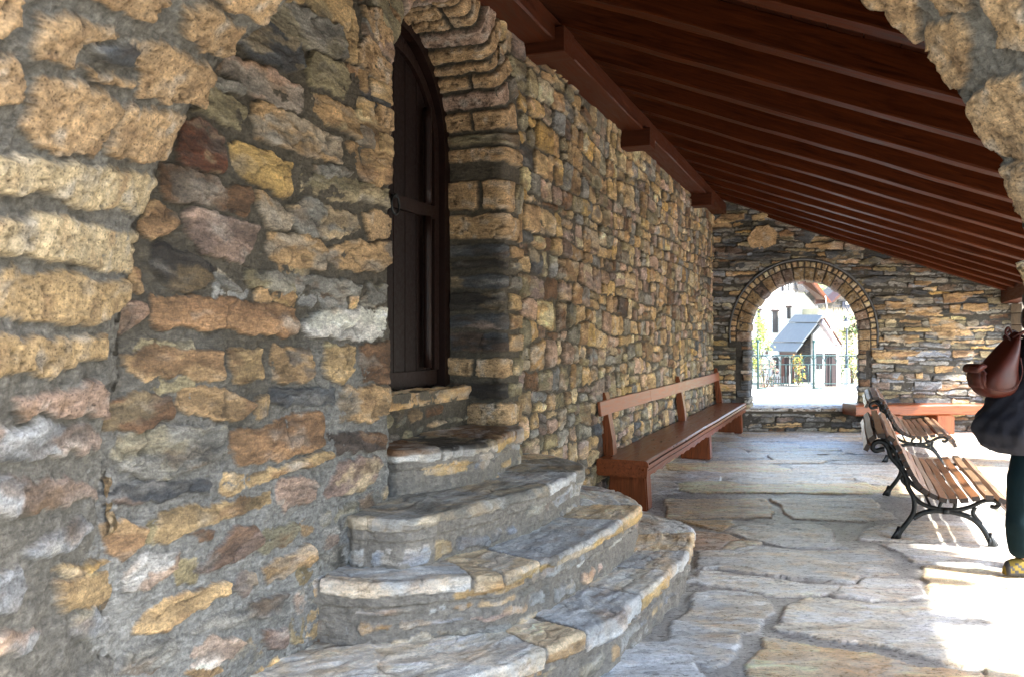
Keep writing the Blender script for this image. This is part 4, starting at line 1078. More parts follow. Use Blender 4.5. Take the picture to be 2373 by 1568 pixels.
# hands: palm and five fingers each
for sg in (1, -1):
    hx, hy, hz = (.28, .165, 1.005) if sg > 0 else (.30, -.155, 1.015)
    ch = [[(W(hx-.03, hy, hz), (.022, .028)), (W(hx+.02, hy, hz), (.016, .036)), (W(hx+.055, hy, hz), (.014, .038))]]
    skin_body('hand', ch, M_skin, per, 2)
    for f in range(4):
        yy = hy+(-.028+.019*f); ln = (.030, .034, .032, .025)[f]
        skin_body('finger', [[(W(hx+.05, yy, hz), .0095), (W(hx+.05+ln, yy, hz-.006), .009), (W(hx+.05+ln*1.8, yy, hz-.026), .008), (W(hx+.05+ln*1.7, yy, hz-.046), .007)]], M_skin, per, 1)
    skin_body('thumb', [[(W(hx, hy+sg*-.030, hz), .011), (W(hx+.03, hy-sg*.052, hz-.008), .010), (W(hx+.055, hy-sg*.056, hz-.022), .008)]], M_skin, per, 1)
def loft(name, rings, mat, parent, wr=.0, seed=0, seg=72, closed=(False, False)):
    """rings: (z, cx, cy, rx, ry) ellipses joined into a garment"""
    zs = [r[0] for r in rings]; bm = bmesh.new(); R = []; n = 60
    for i in range(n+1):
        z = zs[0]+(zs[-1]-zs[0])*i/n
        v = [np.interp(z, zs, [r[k] for r in rings]) if zs[0] < zs[-1] else np.interp(-z, [-q for q in zs], [r[k] for r in rings]) for k in range(1, 5)]
        ring = []
        for k in range(seg):
            a = 2*PI*k/seg; f = 1+wr*fbm(np.array([a*1.6+seed+math.cos(a)*2]), np.array([z*7+seed+math.sin(a)*1.5]), 3)[0]
            ring.append(bm.verts.new(W(v[0]+v[2]*f*math.cos(a), v[1]+v[3]*f*math.sin(a), z)))
        R.append(ring)
    for i in range(n):
        for k in range(seg): bm.faces.new((R[i][k], R[i][(k+1) % seg], R[i+1][(k+1) % seg], R[i+1][k]))
    for f_, r in ((closed[0], R[0]), (closed[1], R[-1])):
        if f_: bm.faces.new(r)
    return bm_obj(name, bm, mat, parent, True)
jk = loft('jacket', [(.775, -.10, 0, .20, .20), (.82, -.125, 0, .250, .23), (.90, -.135, 0, .268, .25), (.98, -.12, 0, .262, .24), (1.10, -.085, 0, .235, .22), (1.25, -.04, 0, .175, .21), (1.38, -.02, 0, .155, .205), (1.46, 0, 0, .12, .15), (1.51, .01, 0, .08, .085), (1.56, .015, 0, .07, .075)], M_jacket, per, .16, 3)
for sg in (1, -1):
    o = skin_body('sleeve', [[(W(-.01, sg*.14, 1.41), .075), (W(-.01, sg*.20, 1.34), .072), (W(.0, sg*.23, 1.16), .062), (W(.06, sg*.225, 1.07), .058), (W(.17, sg*.20, 1.0), .050), (W(.235, sg*.175, 1.0), .044)]], M_jacket, per)
skin_body('trousers', [[(W(-.05, 0, .93), (.15, .12)), (W(-.05, 0, .88), (.14, .13)), ], [1, (W(.0, .09, .80), .112), (W(.03, .10, .60), .088), (W(.03, .105, .46), .080), (W(.01, .11, .30), .072), (W(.02, .11, .13), .056)],
    [1, (W(-.13, -.09, .80), .125), (W(-.16, -.10, .60), .105), (W(-.18, -.105, .46), .090), (W(-.19, -.11, .33), .086), (W(-.19, -.11, .22), .078), (W(-.185, -.11, .12), .066)]], M_teal, per, 3)
for o in [c for c in per.children if c.name.split('.')[0] in ('trousers', 'jacket', 'sleeve')]:
    me = o.data; n = len(me.vertices); co = np.empty(n*3, np.float32); me.vertices.foreach_get('co', co); co = co.reshape(-1, 3); nn_ = np.empty(n*3, np.float32); me.vertices.foreach_get('normal', nn_); nn_ = nn_.reshape(-1, 3)
    if n < 4000 and o.name.startswith(('trousers', 'sleeve')):
        pass
    f = fbm(co[:, 2]*13+co[:, 0]*5, co[:, 1]*7+co[:, 0]*6, 3, 5); co = co+nn_*(f*(.011 if o.name.startswith('jacket') else .009))[:, None]; me.vertices.foreach_set('co', co.astype(np.float32).ravel()); me.update()
for sx, sy in ((.02, .11), (-.185, -.11)):
    bm = bmesh.new()
    prof = [(-.105, .055, .05, .0), (-.09, .085, .075, .0), (-.05, .10, .085, .0), (.0, .10, .09, .0), (.05, .085, .095, .0), (.11, .06, .095, .0), (.16, .05, .085, .0), (.185, .035, .05, .0)]
    R = []; xs_ = np.linspace(-.105, .185, 40); px_ = [p[0] for p in prof]
    for x in xs_:
        hgt = np.interp(x, px_, [p[1] for p in prof])+.004*math.sin(x*160)*(x > .02); wd = np.interp(x, px_, [p[2] for p in prof])
        R.append([bm.verts.new(W(sx+x, sy+wd/2*math.cos(a), .022+max(0, math.sin(a))*hgt)) for a in np.linspace(0, 2*PI, 37)[:-1]])
    for i in range(len(R)-1):
        for k in range(36):
            f = bm.faces.new((R[i][k], R[i][(k+1) % 36], R[i+1][(k+1) % 36], R[i+1][k])); z = R[i][k].co.z; x = xs_[i]; q = (x*1.0+z*1.3)*95
            f.material_index = 1 if (z < .052 or math.sin(q) > .35 and z < .10 or x < -.088) else 0
    bm.faces.new(R[0]); bm.faces.new(R[-1])
    sh = bm_obj('shoe', bm, [M_shoe_y, M_shoe_k], per, True)
    bm = bmesh.new(); pts = [W(sx+x*1.05, sy+y*1.1, .0) for x, y in ((-.115, -.03), (-.12, 0), (-.115, .03), (-.05, .047), (.06, .054), (.14, .052), (.185, .03), (.198, 0), (.185, -.03), (.14, -.052), (.06, -.054), (-.05, -.047))]
    add_prism(bm, [Vector(p) for p in pts], Vector((0, 0, .058))); s2 = bm_obj('sole', bm, M_shoe_k, per)
    s2.parent = sh; s2.matrix_parent_inverse = (Matrix.Translation(per.location)).inverted()
    bm = bmesh.new(); c = Vector(W(sx-.105, sy, .105)); add_tube(bm, [c+Vector((-.012+.014*math.cos(a), 0, .018*math.sin(a))) for a in np.linspace(0, 2*PI, 14)], .003, 6, False)
    b3 = bm_obj('heel_loop', bm, M_shoe_k, sh); b3.matrix_parent_inverse = (Matrix.Translation(per.location)).inverted()
# head details
def blob(bm, c, r, seg=16):
    g = bmesh.ops.create_uvsphere(bm, u_segments=seg, v_segments=10, radius=1); 
    for v in g['verts']: v.co = Vector((v.co.x*r[0], v.co.y*r[1], v.co.z*r[2]))+Vector(c)
    for v in g['verts']:
        for f in v.link_faces: f.smooth = True
bm = bmesh.new(); blob(bm, W(.012, 0, 1.735), (.112, .098, .118), 24); blob(bm, W(-.045, 0, 1.63), (.065, .085, .10), 20)
for v in bm.verts: v.co += (v.co-Vector(W(.02, 0, 1.70))).normalized()*.010*float(fbm(np.array([v.co.y*40]), np.array([v.co.z*9]), 3)[0])
bm_obj('hair', bm, M_hair, per, True)
bm = bmesh.new(); blob(bm, W(.145, 0, 1.685), (.018, .014, .022)); bm_obj('nose', bm, M_skin, per, True)
for sg in (-1, 1): bm = bmesh.new(); blob(bm, W(.128, .030*sg, 1.712), (.010, .013, .008)); bm_obj('eye', bm, mat_plain('dark_eye', (.05, .03, .02), .2, 0, 0, 5, 0), per, True)
bm = bmesh.new(); blob(bm, W(.128, 0, 1.645), (.010, .022, .006)); bm_obj('mouth', bm, mat_plain('lip', (.4, .12, .1), .5, 0, 0, 5, 0), per, True)
# backpack on the back (towards -x)
bp_ = empty('backpack', W(-.28, -.02, 1.10), 'russet brown leather backpack hanging on the back of the dark jacket', 'backpack')
bm = bmesh.new(); R = []
prof = [(1.135, -.245, .055, .09), (1.15, -.275, .105, .125), (1.20, -.30, .125, .140), (1.27, -.300, .112, .140), (1.34, -.272, .088, .130), (1.42, -.235, .060, .11), (1.49, -.195, .035, .08), (1.53, -.175, .018, .05)]
for z, cx, rx, ry in prof:
    ring = []
    for k in range(28):
        a = 2*PI*k/28; ca, sa = math.cos(a), math.sin(a); ca = math.copysign(abs(ca)**.7, ca); sa = math.copysign(abs(sa)**.7, sa)
        f = 1+.07*fbm(np.array([a*2.]), np.array([z*22]), 3)[0]; ring.append(bm.verts.new(W(cx+rx*ca*f, -.02+ry*sa*f, z+.02*ca)))
    R.append(ring)
for i in range(len(R)-1):
    for k in range(28): bm.faces.new((R[i][k], R[i][(k+1) % 28], R[i+1][(k+1) % 28], R[i+1][k]))
bm.faces.new(R[0]); bm.faces.new(R[-1]); sb = bm_obj('bag', bm, M_leather, bp_, True)
sm_ = sb.modifiers.new('s', 'SUBSURF'); sm_.levels = 1; sm_.render_levels = 1
bm = bmesh.new(); g = [(-.415, 1.17), (-.44, 1.22), (-.445, 1.28), (-.425, 1.315), (-.385, 1.30), (-.375, 1.17)]
add_prism(bm, [Vector(W(x, -.11, z)) for x, z in g], Vector((0, .18, 0))); bmesh.ops.bevel(bm, geom=bm.edges[:], offset=.018, segments=3, affect='EDGES'); bm_obj('front_pocket', bm, M_leather, bp_, True)
bm = bmesh.new(); g = [(-.462, 1.285), (-.464, 1.315), (-.445, 1.335), (-.40, 1.338), (-.385, 1.32), (-.42, 1.30), (-.445, 1.28)]
add_prism(bm, [Vector(W(x, -.105, z)) for x, z in g], Vector((0, .17, 0))); bmesh.ops.bevel(bm, geom=bm.edges[:], offset=.006, segments=2, affect='EDGES'); bm_obj('pocket_flap', bm, M_leather, bp_, True)
bm = bmesh.new(); add_tube(bm, spline([W(-.41, -.145, 1.19), W(-.33, -.165, 1.17), W(-.25, -.16, 1.19), W(-.20, -.15, 1.28), W(-.20, -.13, 1.38)], 8), .004, 6); bm_obj('seam_piping', bm, M_leather, bp_)
for sg in (-1, 1):
    bm = bmesh.new(); add_tube(bm, spline([W(-.20, sg*.05, 1.50), W(-.13, sg*.09, 1.545), W(-.05, sg*.11, 1.515), W(.08, sg*.13, 1.46), W(.155, sg*.15, 1.35), W(.13, sg*.17, 1.22), W(-.02, sg*.215, 1.17), W(-.2, sg*.15, 1.17)], 8), .011, 8); bm_obj('shoulder_strap', bm, M_leather, bp_)
bm = bmesh.new(); add_tube(bm, spline([W(-.20, -.05, 1.47), W(-.235, -.03, 1.53), W(-.20, 0, 1.565), W(-.16, .02, 1.52)], 8), .008, 8); bm_obj('carry_loop', bm, M_leather, bp_)
# ================================================================== outside: terrain, terrace, railing
def terrain_h(x, y):
    t = sm((y-20.15)/.3); h = -.06-1.05*t
    return h
gx = np.concatenate([np.arange(-300, -40, 20), np.arange(-40, 60, 2.0), np.arange(60, 321, 20)]); gy = np.concatenate([np.arange(-200, -20, 20), np.arange(-20, 14, 2), np.arange(14, 24, .35), np.arange(24, 90, 3), np.arange(90, 421, 15)])
X, Y = np.meshgrid(gx, gy, indexing='ij'); t = sm((Y-20.15)/.5)
hz = -.06-1.05*t+sm((Y-66+X*.25)/40)*14+sm((Y-90)/250)*60
m, nt, b = new_mat('dry_ground'); tc = nd(nt, 'ShaderNodeTexCoord').outputs['Object']; n1 = noise(nt, tc, .9, 6, .65); n2 = noise(nt, tc, 9, 4, .6)
c = mixc(nt, 'MIX', mapr(nt, n1, .4, .6, 0, 1), (.30, .27, .21), (.36, .33, .27)); c = mixc(nt, 'MULTIPLY', .35, c, n2)
sep = nd(nt, 'ShaderNodeSeparateXYZ'); nt.links.new(tc, sep.inputs[0]); g = mixc(nt, 'MIX', mapr(nt, n1, .45, .55, 0, 1), (.07, .13, .035), (.30, .26, .15))
c = mixc(nt, 'MIX', mapr(nt, sep.outputs[1], 44, 66, 0, 1), c, g)
nt.links.new(c, b.inputs['Base Color']); b.inputs['Roughness'].default_value = .95; bumpn(nt, b, n2, .5, .05)
o = grid_mesh('ground', np.stack([X, Y, hz], -1), np.ones(X.shape+(3,))*.3, np.zeros(X.shape), m, None); o['kind'] = 'structure'
bm = bmesh.new(); add_box(bm, (4.6, 17.25, .0), (13, 5.8, .70)); o = bm_obj('terrace', bm, mat_bricky('pale_terrace_paving', (.52, .5, .46), (.46, .44, .41), (.3, .28, .25), .6, .9, .5, .012, nz=.15)); o['kind'] = 'structure'
def c8(x, y, d): px = 1691+.246*x; py = 630+.246*y; return Vector(((px-CX)/F*d, d, EYE-(py-CY)/F*d))
M_green = mat_plain('dark_green_painted_iron', (.012, .05, .045), .5, .1, .2, 40, .2)
RY = 19.6
rail_ = empty('iron_railing', (6, RY, .35), 'low dark green iron railing with hoop tops on the terrace beyond the arch', 'railing')
zb, zl, zm, zt_ = .38, .47, c8(0, 870, RY).z, c8(0, 785, RY).z
xs = lambda px: c8(px, 0, RY).x
bm = bmesh.new(); add_tube(bm, [(xs(-900), RY, zt_), (xs(2600), RY, zt_)], .013, 6); bm_obj('top_rail', bm, M_green, rail_)
bm = bmesh.new(); add_tube(bm, [(xs(-900), RY, zm), (xs(2600), RY, zm)], .010, 6); bm_obj('middle_rail', bm, M_green, rail_)
bm = bmesh.new(); add_tube(bm, [(xs(-900), RY, zl), (xs(2600), RY, zl)], .010, 6); bm_obj('bottom_rail', bm, M_green, rail_)
px = -785
while px < 2500:
    x = xs(px); bm = bmesh.new(); add_tube(bm, [(x, RY, .34), (x, RY, zt_+.30)], .024, 8); add_tube(bm, [(x-.04, RY, .36), (x+.18, RY-.02, .36)], .02, 6)
    bmesh.ops.create_uvsphere(bm, u_segments=8, v_segments=6, radius=.035, matrix=Matrix.Translation((x, RY, zt_+.32)))
    bm_obj('post', bm, M_green, rail_)
    for k in range(5):                                    # hoops and bars
        bm = bmesh.new(); a0, a1 = px+k*105.2, px+(k+1)*105.2; xc, rr_ = (xs(a0)+xs(a1))/2, (xs(a1)-xs(a0))/2
        add_tube(bm, [(xc-rr_*math.cos(a)*.92, RY+.012, zm+.01+(zt_-zm-.02)*(.35+.65*math.sin(a)) if math.sin(a) > 0 else zm) for a in np.linspace(0, PI, 14)], .010, 6)
        bm_obj('hoop', bm, M_green, rail_)
        bm = bmesh.new(); add_tube(bm, [(xs(a0+52), RY, zl), (xs(a0+52), RY, zm)], .008, 6)
        if k: add_tube(bm, [(xs(a0), RY, zl), (xs(a0), RY, zm+.05)], .008, 6)
        bm_obj('bar', bm, M_green, rail_)
    px += 526
# street lamp
LY = 38.0; lx = c8(1103, 0, LY).x
lamp = empty('street_lamp', (lx, LY, -1.11), 'dark post-top street lamp beyond the railing', 'lamp')
M_lampm = mat_plain('dark_painted_lamp_metal', (.03, .04, .05), .5, .4, .1, 20, 0)
bm = bmesh.new(); z1 = c8(0, 530, LY).z
add_tube(bm, [(lx, LY, -1.12), (lx, LY, -.9), (lx, LY, c8(0, 900, LY).z), (lx, LY, c8(0, 895, LY).z), (lx, LY, c8(0, 770, LY).z), (lx, LY, c8(0, 765, LY).z), (lx, LY, z1)], [.13, .09, .085, .075, .07, .045, .035], 12); bm_obj('post', bm, M_lampm, lamp)
bm = bmesh.new(); add_tube(bm, [(lx, LY, z1), (lx, LY, z1+.05), (lx, LY, z1+.30)], [.05, .09, .15], 6, False); ln_ = bm_obj('lantern', bm, mat_plain('pale_lamp_glass', (.6, .63, .65), .15, 0, .05, 5, 0), lamp)
bm = bmesh.new(); add_tube(bm, [(lx, LY, z1+.30), (lx, LY, z1+.32), (lx, LY, z1+.42), (lx, LY, z1+.5)], [.17, .16, .05, .02], 6); bm_obj('lantern_cap', bm, M_lampm, lamp)
# houses ---------------------------------------------------------------
M_pale = mat_bricky('pale_limewashed_rubble', (.82, .80, .76), (.76, .73, .68), (.70, .68, .63), 1.5, .5, .22, .03, rot=(PI/2, 0, 0), nz=.12)
M_dkst = mat_bricky('dark_slate_rubble', (.12, .12, .13), (.2, .17, .13), (.05, .05, .05), 2.2, .6, .16, .03, rot=(PI/2, 0, 0))
M_slate = mat_bricky('blue_grey_roof_slate', (.17, .175, .17), (.13, .135, .14), (.16, .19, .20), 4.2, .5, .36, .03, nz=.2)
M_soff = mat_wood('reddish_soffit_wood', (.085, .026, .012), .6, .4); M_dk = mat_plain('dark_window_opening', (.035, .03, .03), .4); M_brn = mat_wood('weathered_brown_door_wood', (.055, .035, .032), .7, .5)
def quad3(bm, pts, th):
    """thick panel through 3-d points, pushed back along its normal"""
    p = [Vector(q) for q in pts]; n = (p[1]-p[0]).cross(p[2]-p[0]).normalized(); add_prism(bm, p, n*th)
def back(p, k): return p+Vector((0, k, 0))
def plate(name, pts, d, th, mat, parent, dd=0):
    bm = bmesh.new(); add_prism(bm, [c8(x, y, d)+Vector((0, dd, 0)) for x, y in pts], Vector((0, th, 0))); return bm_obj(name, bm, mat, parent)
HD = 60.0
hs = empty('pale_house', c8(500, 1060, HD), 'tall pale rendered house with narrow slit windows and wooden eaves', 'house')
hs.location.z = -1.1
plate('wall', [(-700, 1200), (830, 1200), (830, 330), (700, 200), (640, 60), (200, -520), (-700, -520)], HD, 7, M_pale, hs)
plate('corner_stonework', [(610, 60), (690, 60), (830, 300), (812, 330), (700, 190), (640, 190)], HD, .2, M_dkst, hs, -.12)
for (a, b_, c_, d_) in ((262, 365, 288, 565), (404, 375, 452, 572), (540, 338, 568, 442), (737, 398, 779, 430), (486, 60, 590, 186), (598, 40, 628, 192)):
    w = plate('window', [(a, d_), (c_, d_), (c_, b_), (a, b_)], HD, .2, M_dk if a != 598 else M_dkst, hs, -.06)
    if a < 480 or a in (540,): plate('window_jamb', [(c_-12, d_), (c_+2, d_), (c_+2, b_), (c_-12, b_)], HD, .1, M_dkst, w, -.10)
    if a == 486:
        for k in range(4): plate('glazing_bar', [(a+22+k*24, d_), (a+31+k*24, d_), (a+31+k*24, b_), (a+22+k*24, b_)], HD, .05, M_pale, w, -.12)
        plate('balcony_rail', [(a-18, d_+8), (c_+8, d_+8), (c_+8, d_), (a-18, d_)], HD, .3, M_pale, w, -.3)
    elif a != 598: plate('lintel', [(a-14, b_), (c_+12, b_), (c_+12, b_-20), (a-14, b_-20)], HD, .1, M_brn, w, -.12)
# projecting roof of the pale house: soffit, barge board
bm = bmesh.new(); a, b_, c_, d_ = c8(650, 85, HD-3), c8(760, 80, HD-3.5), c8(945, 285, HD-3.5), c8(815, 262, HD); add_prism(bm, [a, b_, c_, d_], Vector((0, .5, .35))); bm_obj('soffit', bm, M_soff, hs)
bm = bmesh.new(); a, b_, c_, d_ = c8(748, 60, HD-3.9), c8(790, 60, HD-3.9), c8(962, 292, HD-3.9), c8(935, 292, HD-3.9); add_prism(bm, [a, b_, c_, d_], Vector((0, .3, 0))); bm_obj('barge_board', bm, M_bench, hs)
plate('eave_beam', [(640, 92), (735, 82), (735, 108), (660, 116)], HD-3.2, .3, M_soff, hs); plate('eave_beam', [(810, 262), (905, 262), (905, 298), (815, 304)], HD-3.2, .3, M_soff, hs)
HD2 = 66.0
h2 = empty('dark_stone_house', c8(1100, 560, HD2), 'dark slate stone house on the slope behind the street lamp', 'house')
plate('wall', [(905, 560), (1700, 560), (1700, -300), (1260, 40), (970, 290), (905, 300)], HD2, 6, M_dkst, h2)
dr = plate('door', [(1058, 445), (1130, 445), (1130, 282), (1058, 282)], HD2, .2, mat_plain('blue_black_door_paint', (.03, .035, .06), .5), h2, -.08)
plate('door_notice', [(1088, 312), (1112, 312), (1112, 282), (1088, 282)], HD2, .03, M_pale, dr, -.13)
plate('lintel', [(1020, 278), (1150, 278), (1150, 262), (1020, 262)], HD2, .2, M_dk, h2, -.1)
bm = bmesh.new(); add_prism(bm, [c8(955, 292, HD2-2), c8(975, 272, HD2-2), c8(1300, -60, HD2-2), c8(1320, -20, HD2-2), c8(985, 285, HD2-2)], Vector((0, 2.2, 0))); bm_obj('eave_board', bm, M_soff, h2)
# outhouse -------------------------------------------------------------
OD = 46.0
oh = empty('outhouse', c8(800, 1060, OD), 'small white gabled outhouse with blue-grey slate roof in front of the pale house', 'outhouse'); oh.location.z = -1.1
plate('gable_wall', [(785, 1075), (1045, 1075), (1040, 700), (878, 480), (785, 590)], OD, .35, M_pale, oh)
bm = bmesh.new(); P0, P1 = c8(650, 1060, OD), c8(785, 1065, OD); add_prism(bm, [c8(635, 1035, OD+1.4), c8(783, 1035, OD+.3), c8(783, 590, OD+.3), c8(640, 760, OD+1.4)], Vector((0, .4, 0))); bm_obj('side_wall', bm, M_dkst, oh)
plate('back_wall', [(350, 1060), (660, 1060), (660, 745), (380, 745)], OD+2.6, .3, M_pale, oh)
# roof: left slope from ridge to eave
rA, rB, eA, eB = c8(885, 440, OD-.4), c8(620, 436, OD+4.9), c8(630, 758, OD-.4), c8(345, 752, OD+5.1)
lerp = lambda p, q, t: p+(q-p)*t
bm = bmesh.new()
for i, (t0_, t1_) in enumerate(((0, .22), (.215, .76), (.755, 1.0))):
    q = [lerp(rA, eA, t0_), lerp(rB, eB, t0_), lerp(rB, eB, t1_), lerp(rA, eA, t1_)]; q = [p+Vector((0, 0, .02+.07*(2-i))) for p in q]
    quad3(bm, q, .07)
slp = bm_obj('slate_roof', bm, M_slate, oh)
for t in (.22, .76):
    bm = bmesh.new(); add_tube(bm, [lerp(lerp(rA, eA, t), lerp(rB, eB, t), s)+Vector((0, -.05, .10)) for s in (.23, .98)], .045, 6); bm_obj('snow_guard', bm, M_dk, oh)
bm = bmesh.new(); add_prism(bm, [lerp(rA, eA, .99), lerp(rB, eB, .99), lerp(rB, eB, .99)-Vector((0, 0, .16)), lerp(rA, eA, .99)-Vector((0, 0, .16))], Vector((0, .3, 0))); bm_obj('eave_board', bm, M_soff, oh)
bm = bmesh.new(); add_prism(bm, [c8(885, 440, OD-.5), c8(905, 470, OD-.5), c8(1050, 680, OD-.5), c8(1042, 705, OD-.5), c8(985, 650, OD-.5), c8(872, 490, OD-.5)], Vector((0, .6, 0))); bm_obj('roof_edge', bm, mat_plain('pinkish_fascia', (.5, .42, .42), .6), oh)
bm = bmesh.new(); add_tube(bm, [c8(887, 437, OD-.6), c8(1052, 683, OD-.6)], .05, 6); bm_obj('barge_board', bm, M_soff, oh)
bm = bmesh.new(); q = [c8(885, 440, OD-.4), c8(1060, 690, OD-.4), c8(1060, 690, OD-.4)+Vector((-1.0, 4.6, 0)), rB+Vector((0, 0, 0))]; add_prism(bm, q, Vector((0, 0, -.08))); bm_obj('roof_far_slope', bm, M_slate, oh)
d1 = plate('door', [(897, 1072), (1000, 1075), (1000, 768), (897, 768)], OD, .1, M_brn, oh, -.06); 
for k in (928, 955): plate('door_batten', [(k, 1072), (k+5, 1072), (k+5, 768), (k, 768)], OD, .06, M_dk, d1, -.10)
plate('window', [(815, 912), (872, 912), (872, 768), (815, 768)], OD, .1, M_dk, oh, -.06); plate('lintel', [(800, 768), (1030, 762), (1030, 740), (800, 746)], OD, .1, mat_plain('grey_lintel', (.45, .45, .47), .8), oh, -.09)
plate('porch_window', [(412, 955), (462, 955), (462, 800), (412, 800)], OD+2.2, .2, M_dk, oh); plate('porch_post', [(490, 1055), (515, 1055), (515, 790), (490, 790)], OD+1, .2, M_soff, oh); plate('porch_post', [(583, 1055), (612, 1055), (612, 790), (583, 790)], OD+1, .2, M_soff, oh); plate('porch_door', [(520, 1050), (560, 1050), (560, 800), (520, 800)], OD+2.2, .2, M_brn, oh)
# picket fence
pf = empty('picket_fence', c8(470, 1075, 42), 'short dark picket fence in front of the outhouse porch', 'fence'); pf.location.z = -1.1
for k in range(8): plate('picket', [(384+k*24, 1072), (394+k*24, 1072), (394+k*24, 985), (389+k*24, 978), (384+k*24, 985)], 42, .04, M_dk, pf)
plate('fence_rail', [(380, 1010), (565, 1010), (565, 1002), (380, 1002)], 42, .03, M_dk, pf, .05); plate('fence_rail', [(380, 1050), (565, 1050), (565, 1042), (380, 1042)], 42, .03, M_dk, pf, .05)
# bollard post by the lamp
bo = plate('round_bollard', [(1108, 1165), (1136, 1165), (1134, 905), (1110, 905)], 30, .3, mat_plain('pale_grey_post', (.4, .38, .42), .7), None); tag(bo, 'pale grey upright post on the terrace edge below the street lamp', 'post')
# plants
def leafy(name, c, r, n, size, cols, label, cat, seed, stem=True, group=None):
    e = empty(name, (c[0], c[1], c[2]-r[2]), label, cat, group); rs = random.Random(seed); bm = bmesh.new()
    clumps = [Vector((rs.gauss(0, .45)*r[0], rs.gauss(0, .45)*r[1], rs.uniform(-.9, .95)*r[2])) for _ in range(16)]
    for i in range(n):
        k = rs.choice(clumps); p = Vector(c)+k+Vector((rs.gauss(0, .2)*r[0], rs.gauss(0, .2)*r[1], rs.gauss(0, .14)*r[2]))
        a = Vector((rs.gauss(0, 1), rs.gauss(0, 1), rs.gauss(0, 1))).normalized(); b_ = a.orthogonal().normalized(); s = size*rs.uniform(.6, 1.4)
        v = [bm.verts.new(p+a*s), bm.verts.new(p+b_*s*.45), bm.verts.new(p-a*s), bm.verts.new(p-b_*s*.45)]; bm.faces.new(v).material_index = rs.randrange(len(cols))
    me = bpy.data.meshes.new('foliage'); bm.to_mesh(me); bm.free()
    for m_ in cols: me.materials.append(m_)
    o = bpy.data.objects.new('foliage', me); C.objects.link(o); place(o, e)
    bm = bmesh.new()
    for k in clumps[:9]: add_tube(bm, [Vector((c[0], c[1], c[2]-r[2]-.1)), Vector(c)+k*.5-Vector((0, 0, r[2]*.3)), Vector(c)+k], [.04, .02, .008], 5)
    bm_obj('stems', bm, M_dk_stem, e)
M_dk_stem = mat_plain('brown_stem', (.12, .08, .05), .9)
def leafm(n, c): m = mat_plain(n, c, .6, 0, .3, 8, 0); m.node_tree.nodes['Principled BSDF'].inputs['Transmission Weight'].default_value = 0; return m
Lg, Ly, Ld, Lo = leafm('green_leaf', (.09, .16, .03)), leafm('yellow_green_leaf', (.25, .28, .04)), leafm('dark_green_leaf', (.035, .07, .02)), leafm('orange_leaf', (.45, .2, .03))
Lr = leafm('dry_red_twig', (.28, .16, .14)); Lt = leafm('dry_straw_leaf', (.42, .34, .2))
p = c8(265, 660, 43); leafy('climbing_shrub', p, (1.2*.55, .6, 1.35), 1500, .075, [Lg, Ly, Ly], 'tall yellow-green shrub at the left corner of the pale house', 'shrub', 1)
p = c8(330, 950, 42); leafy('bare_shrub', p, (.45, .4, .9), 900, .05, [Lr, Lt, Ld], 'twiggy reddish shrub left of the picket fence', 'shrub', 2)
p = c8(648, 910, 45); leafy('autumn_shrub', p, (.32, .3, .75), 500, .06, [Lo, Ly, Ld], 'orange-leaved shrub under the outhouse eave', 'shrub', 3)
p = c8(1180, 500, 50); leafy('bank_shrub', p, (.9, .8, .5), 900, .1, [Lg, Ld, Lt], 'low green shrub on the bank right of the street lamp', 'shrub', 4)
p = c8(920, 130, 110); leafy('hillside_shrub', p, (4.5, 3, 1.6), 2600, .28, [Lg, Ld, Lg], 'large green shrub on the hillside between the two roofs', 'shrub', 5)
p = c8(960, 230, 95); leafy('hillside_scrub', p, (3.6, 3, 2.6), 2200, .2, [Lr, Lt, Lr], 'dry brownish scrub on the hillside below the green one', 'shrub', 6)
p = c8(1150, 800, 50); leafy('verge_shrub', p, (1.0, .6, 1.5), 900, .09, [Lt, Lg, Ly], 'pale straggly shrub behind the railing right of the lamp', 'shrub', 7)
bm = bmesh.new(); rs = random.Random(2)
for i in range(1600):
    x = rs.uniform(840, 1250); p = c8(x, 0, 56+rs.uniform(-3, 3)); z = c8(0, rs.uniform(380, 620), 56).z; h = rs.uniform(.2, .5)
    a = Vector((p.x, p.y, z)); bm.faces.new([bm.verts.new(a), bm.verts.new(a+Vector((.03, 0, 0))), bm.verts.new(a+Vector((rs.gauss(0, .12), rs.gauss(0, .1), h)))])
o = bm_obj('dry_grass', bm, Lt); tag(o, 'tufts of dry straw-coloured grass on the bank behind the outhouse', 'grass', kind='stuff')
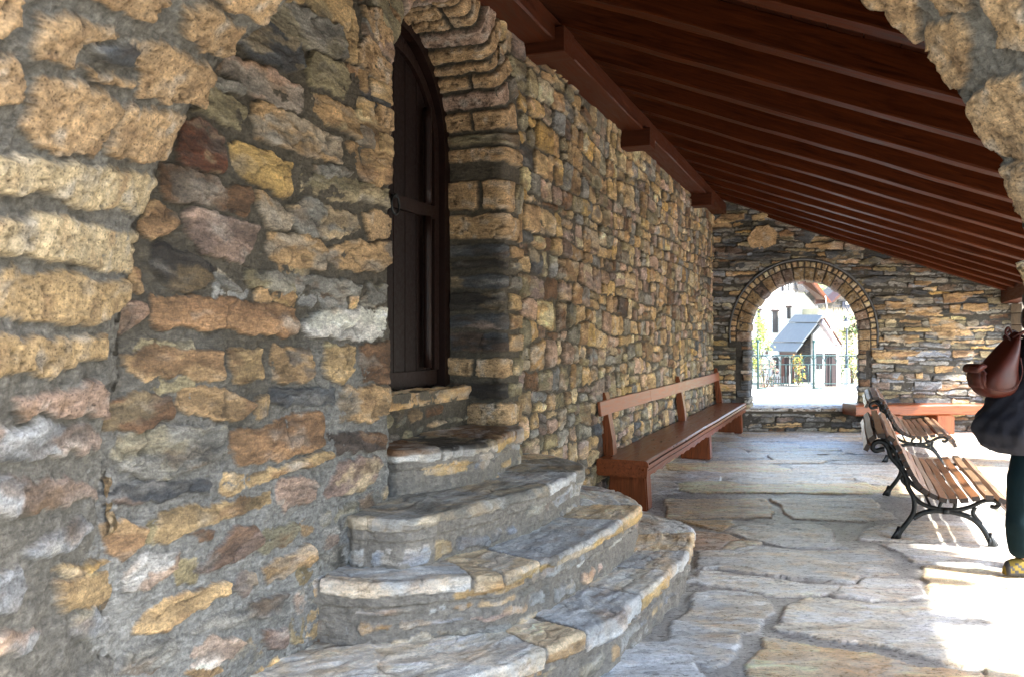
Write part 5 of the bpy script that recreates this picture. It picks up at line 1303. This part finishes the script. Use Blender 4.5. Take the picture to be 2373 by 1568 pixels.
# bank under the grass
bm = bmesh.new(); add_prism(bm, [c8(800, 1000, 57), c8(1900, 1000, 57), c8(1900, 480, 57), c8(1250, 470, 57), c8(1050, 420, 57), c8(900, 370, 57), c8(830, 340, 57)], Vector((0, 7, 0)))
o = bm_obj('bank', bm, mat_plain('dry_grass_bank', (.42, .38, .26), .95, 0, .3, 2, .5, .1)); o['kind'] = 'structure'
# overhead cable
bm = bmesh.new(); add_tube(bm, [c8(900, 230, 44), c8(925, 400, 43.5), c8(990, 680, 43)], .02, 5); o = bm_obj('slack_cable', bm, M_pale); tag(o, 'thin pale cable slanting down past the outhouse gable', 'cable')
# ================================================================== light, sky, camera
SUN_EL, SUN_AZ = math.radians(48), None
sd = Vector((1.0, -.5, 0)).normalized()*math.cos(SUN_EL)+Vector((0, 0, math.sin(SUN_EL)))
sun = bpy.data.lights.new('sun', 'SUN'); sun.energy = 2.4; sun.angle = math.radians(1.6); sun.color = (1, .96, .90)
so = bpy.data.objects.new('sun', sun); C.objects.link(so); so.rotation_euler = (-sd).to_track_quat('-Z', 'Y').to_euler(); so.location = (20, -3, 12)
w = bpy.data.worlds.new('World'); bpy.context.scene.world = w; w.use_nodes = True; nt = w.node_tree
sk = nt.nodes.new('ShaderNodeTexSky'); sk.sky_type = 'NISHITA'; sk.sun_disc = False; sk.dust_density = 1.8; sk.ozone_density = 1.0; sk.sun_elevation = SUN_EL; sk.sun_rotation = math.atan2(sd.x, sd.y)
bg = nt.nodes['Background']; bg.inputs['Strength'].default_value = .15; nt.links.new(sk.outputs[0], bg.inputs[0])
cam = bpy.data.cameras.new('camera'); cam.sensor_width = 36; cam.lens = 36*F/2373; cam.clip_end = 2000; cam.clip_start = .05
cam.shift_y = -(784-CY)/2373*-1*-1
cam.dof.use_dof = True; cam.dof.focus_distance = 6.5; cam.dof.aperture_fstop = 7.5
co = bpy.data.objects.new('camera', cam); C.objects.link(co); co.location = (0, 0, EYE); co.rotation_euler = (PI/2, 0, 0); bpy.context.scene.camera = co
sc = bpy.context.scene; sc.view_settings.view_transform = 'Standard'; sc.view_settings.look = 'None'; sc.view_settings.gamma = 1; sc.view_settings.use_curve_mapping = False
sc.view_settings.exposure = 3.15
sc.render.engine = 'CYCLES'; sc.cycles.max_bounces = 8; sc.cycles.diffuse_bounces = 5; sc.cycles.use_denoising = True
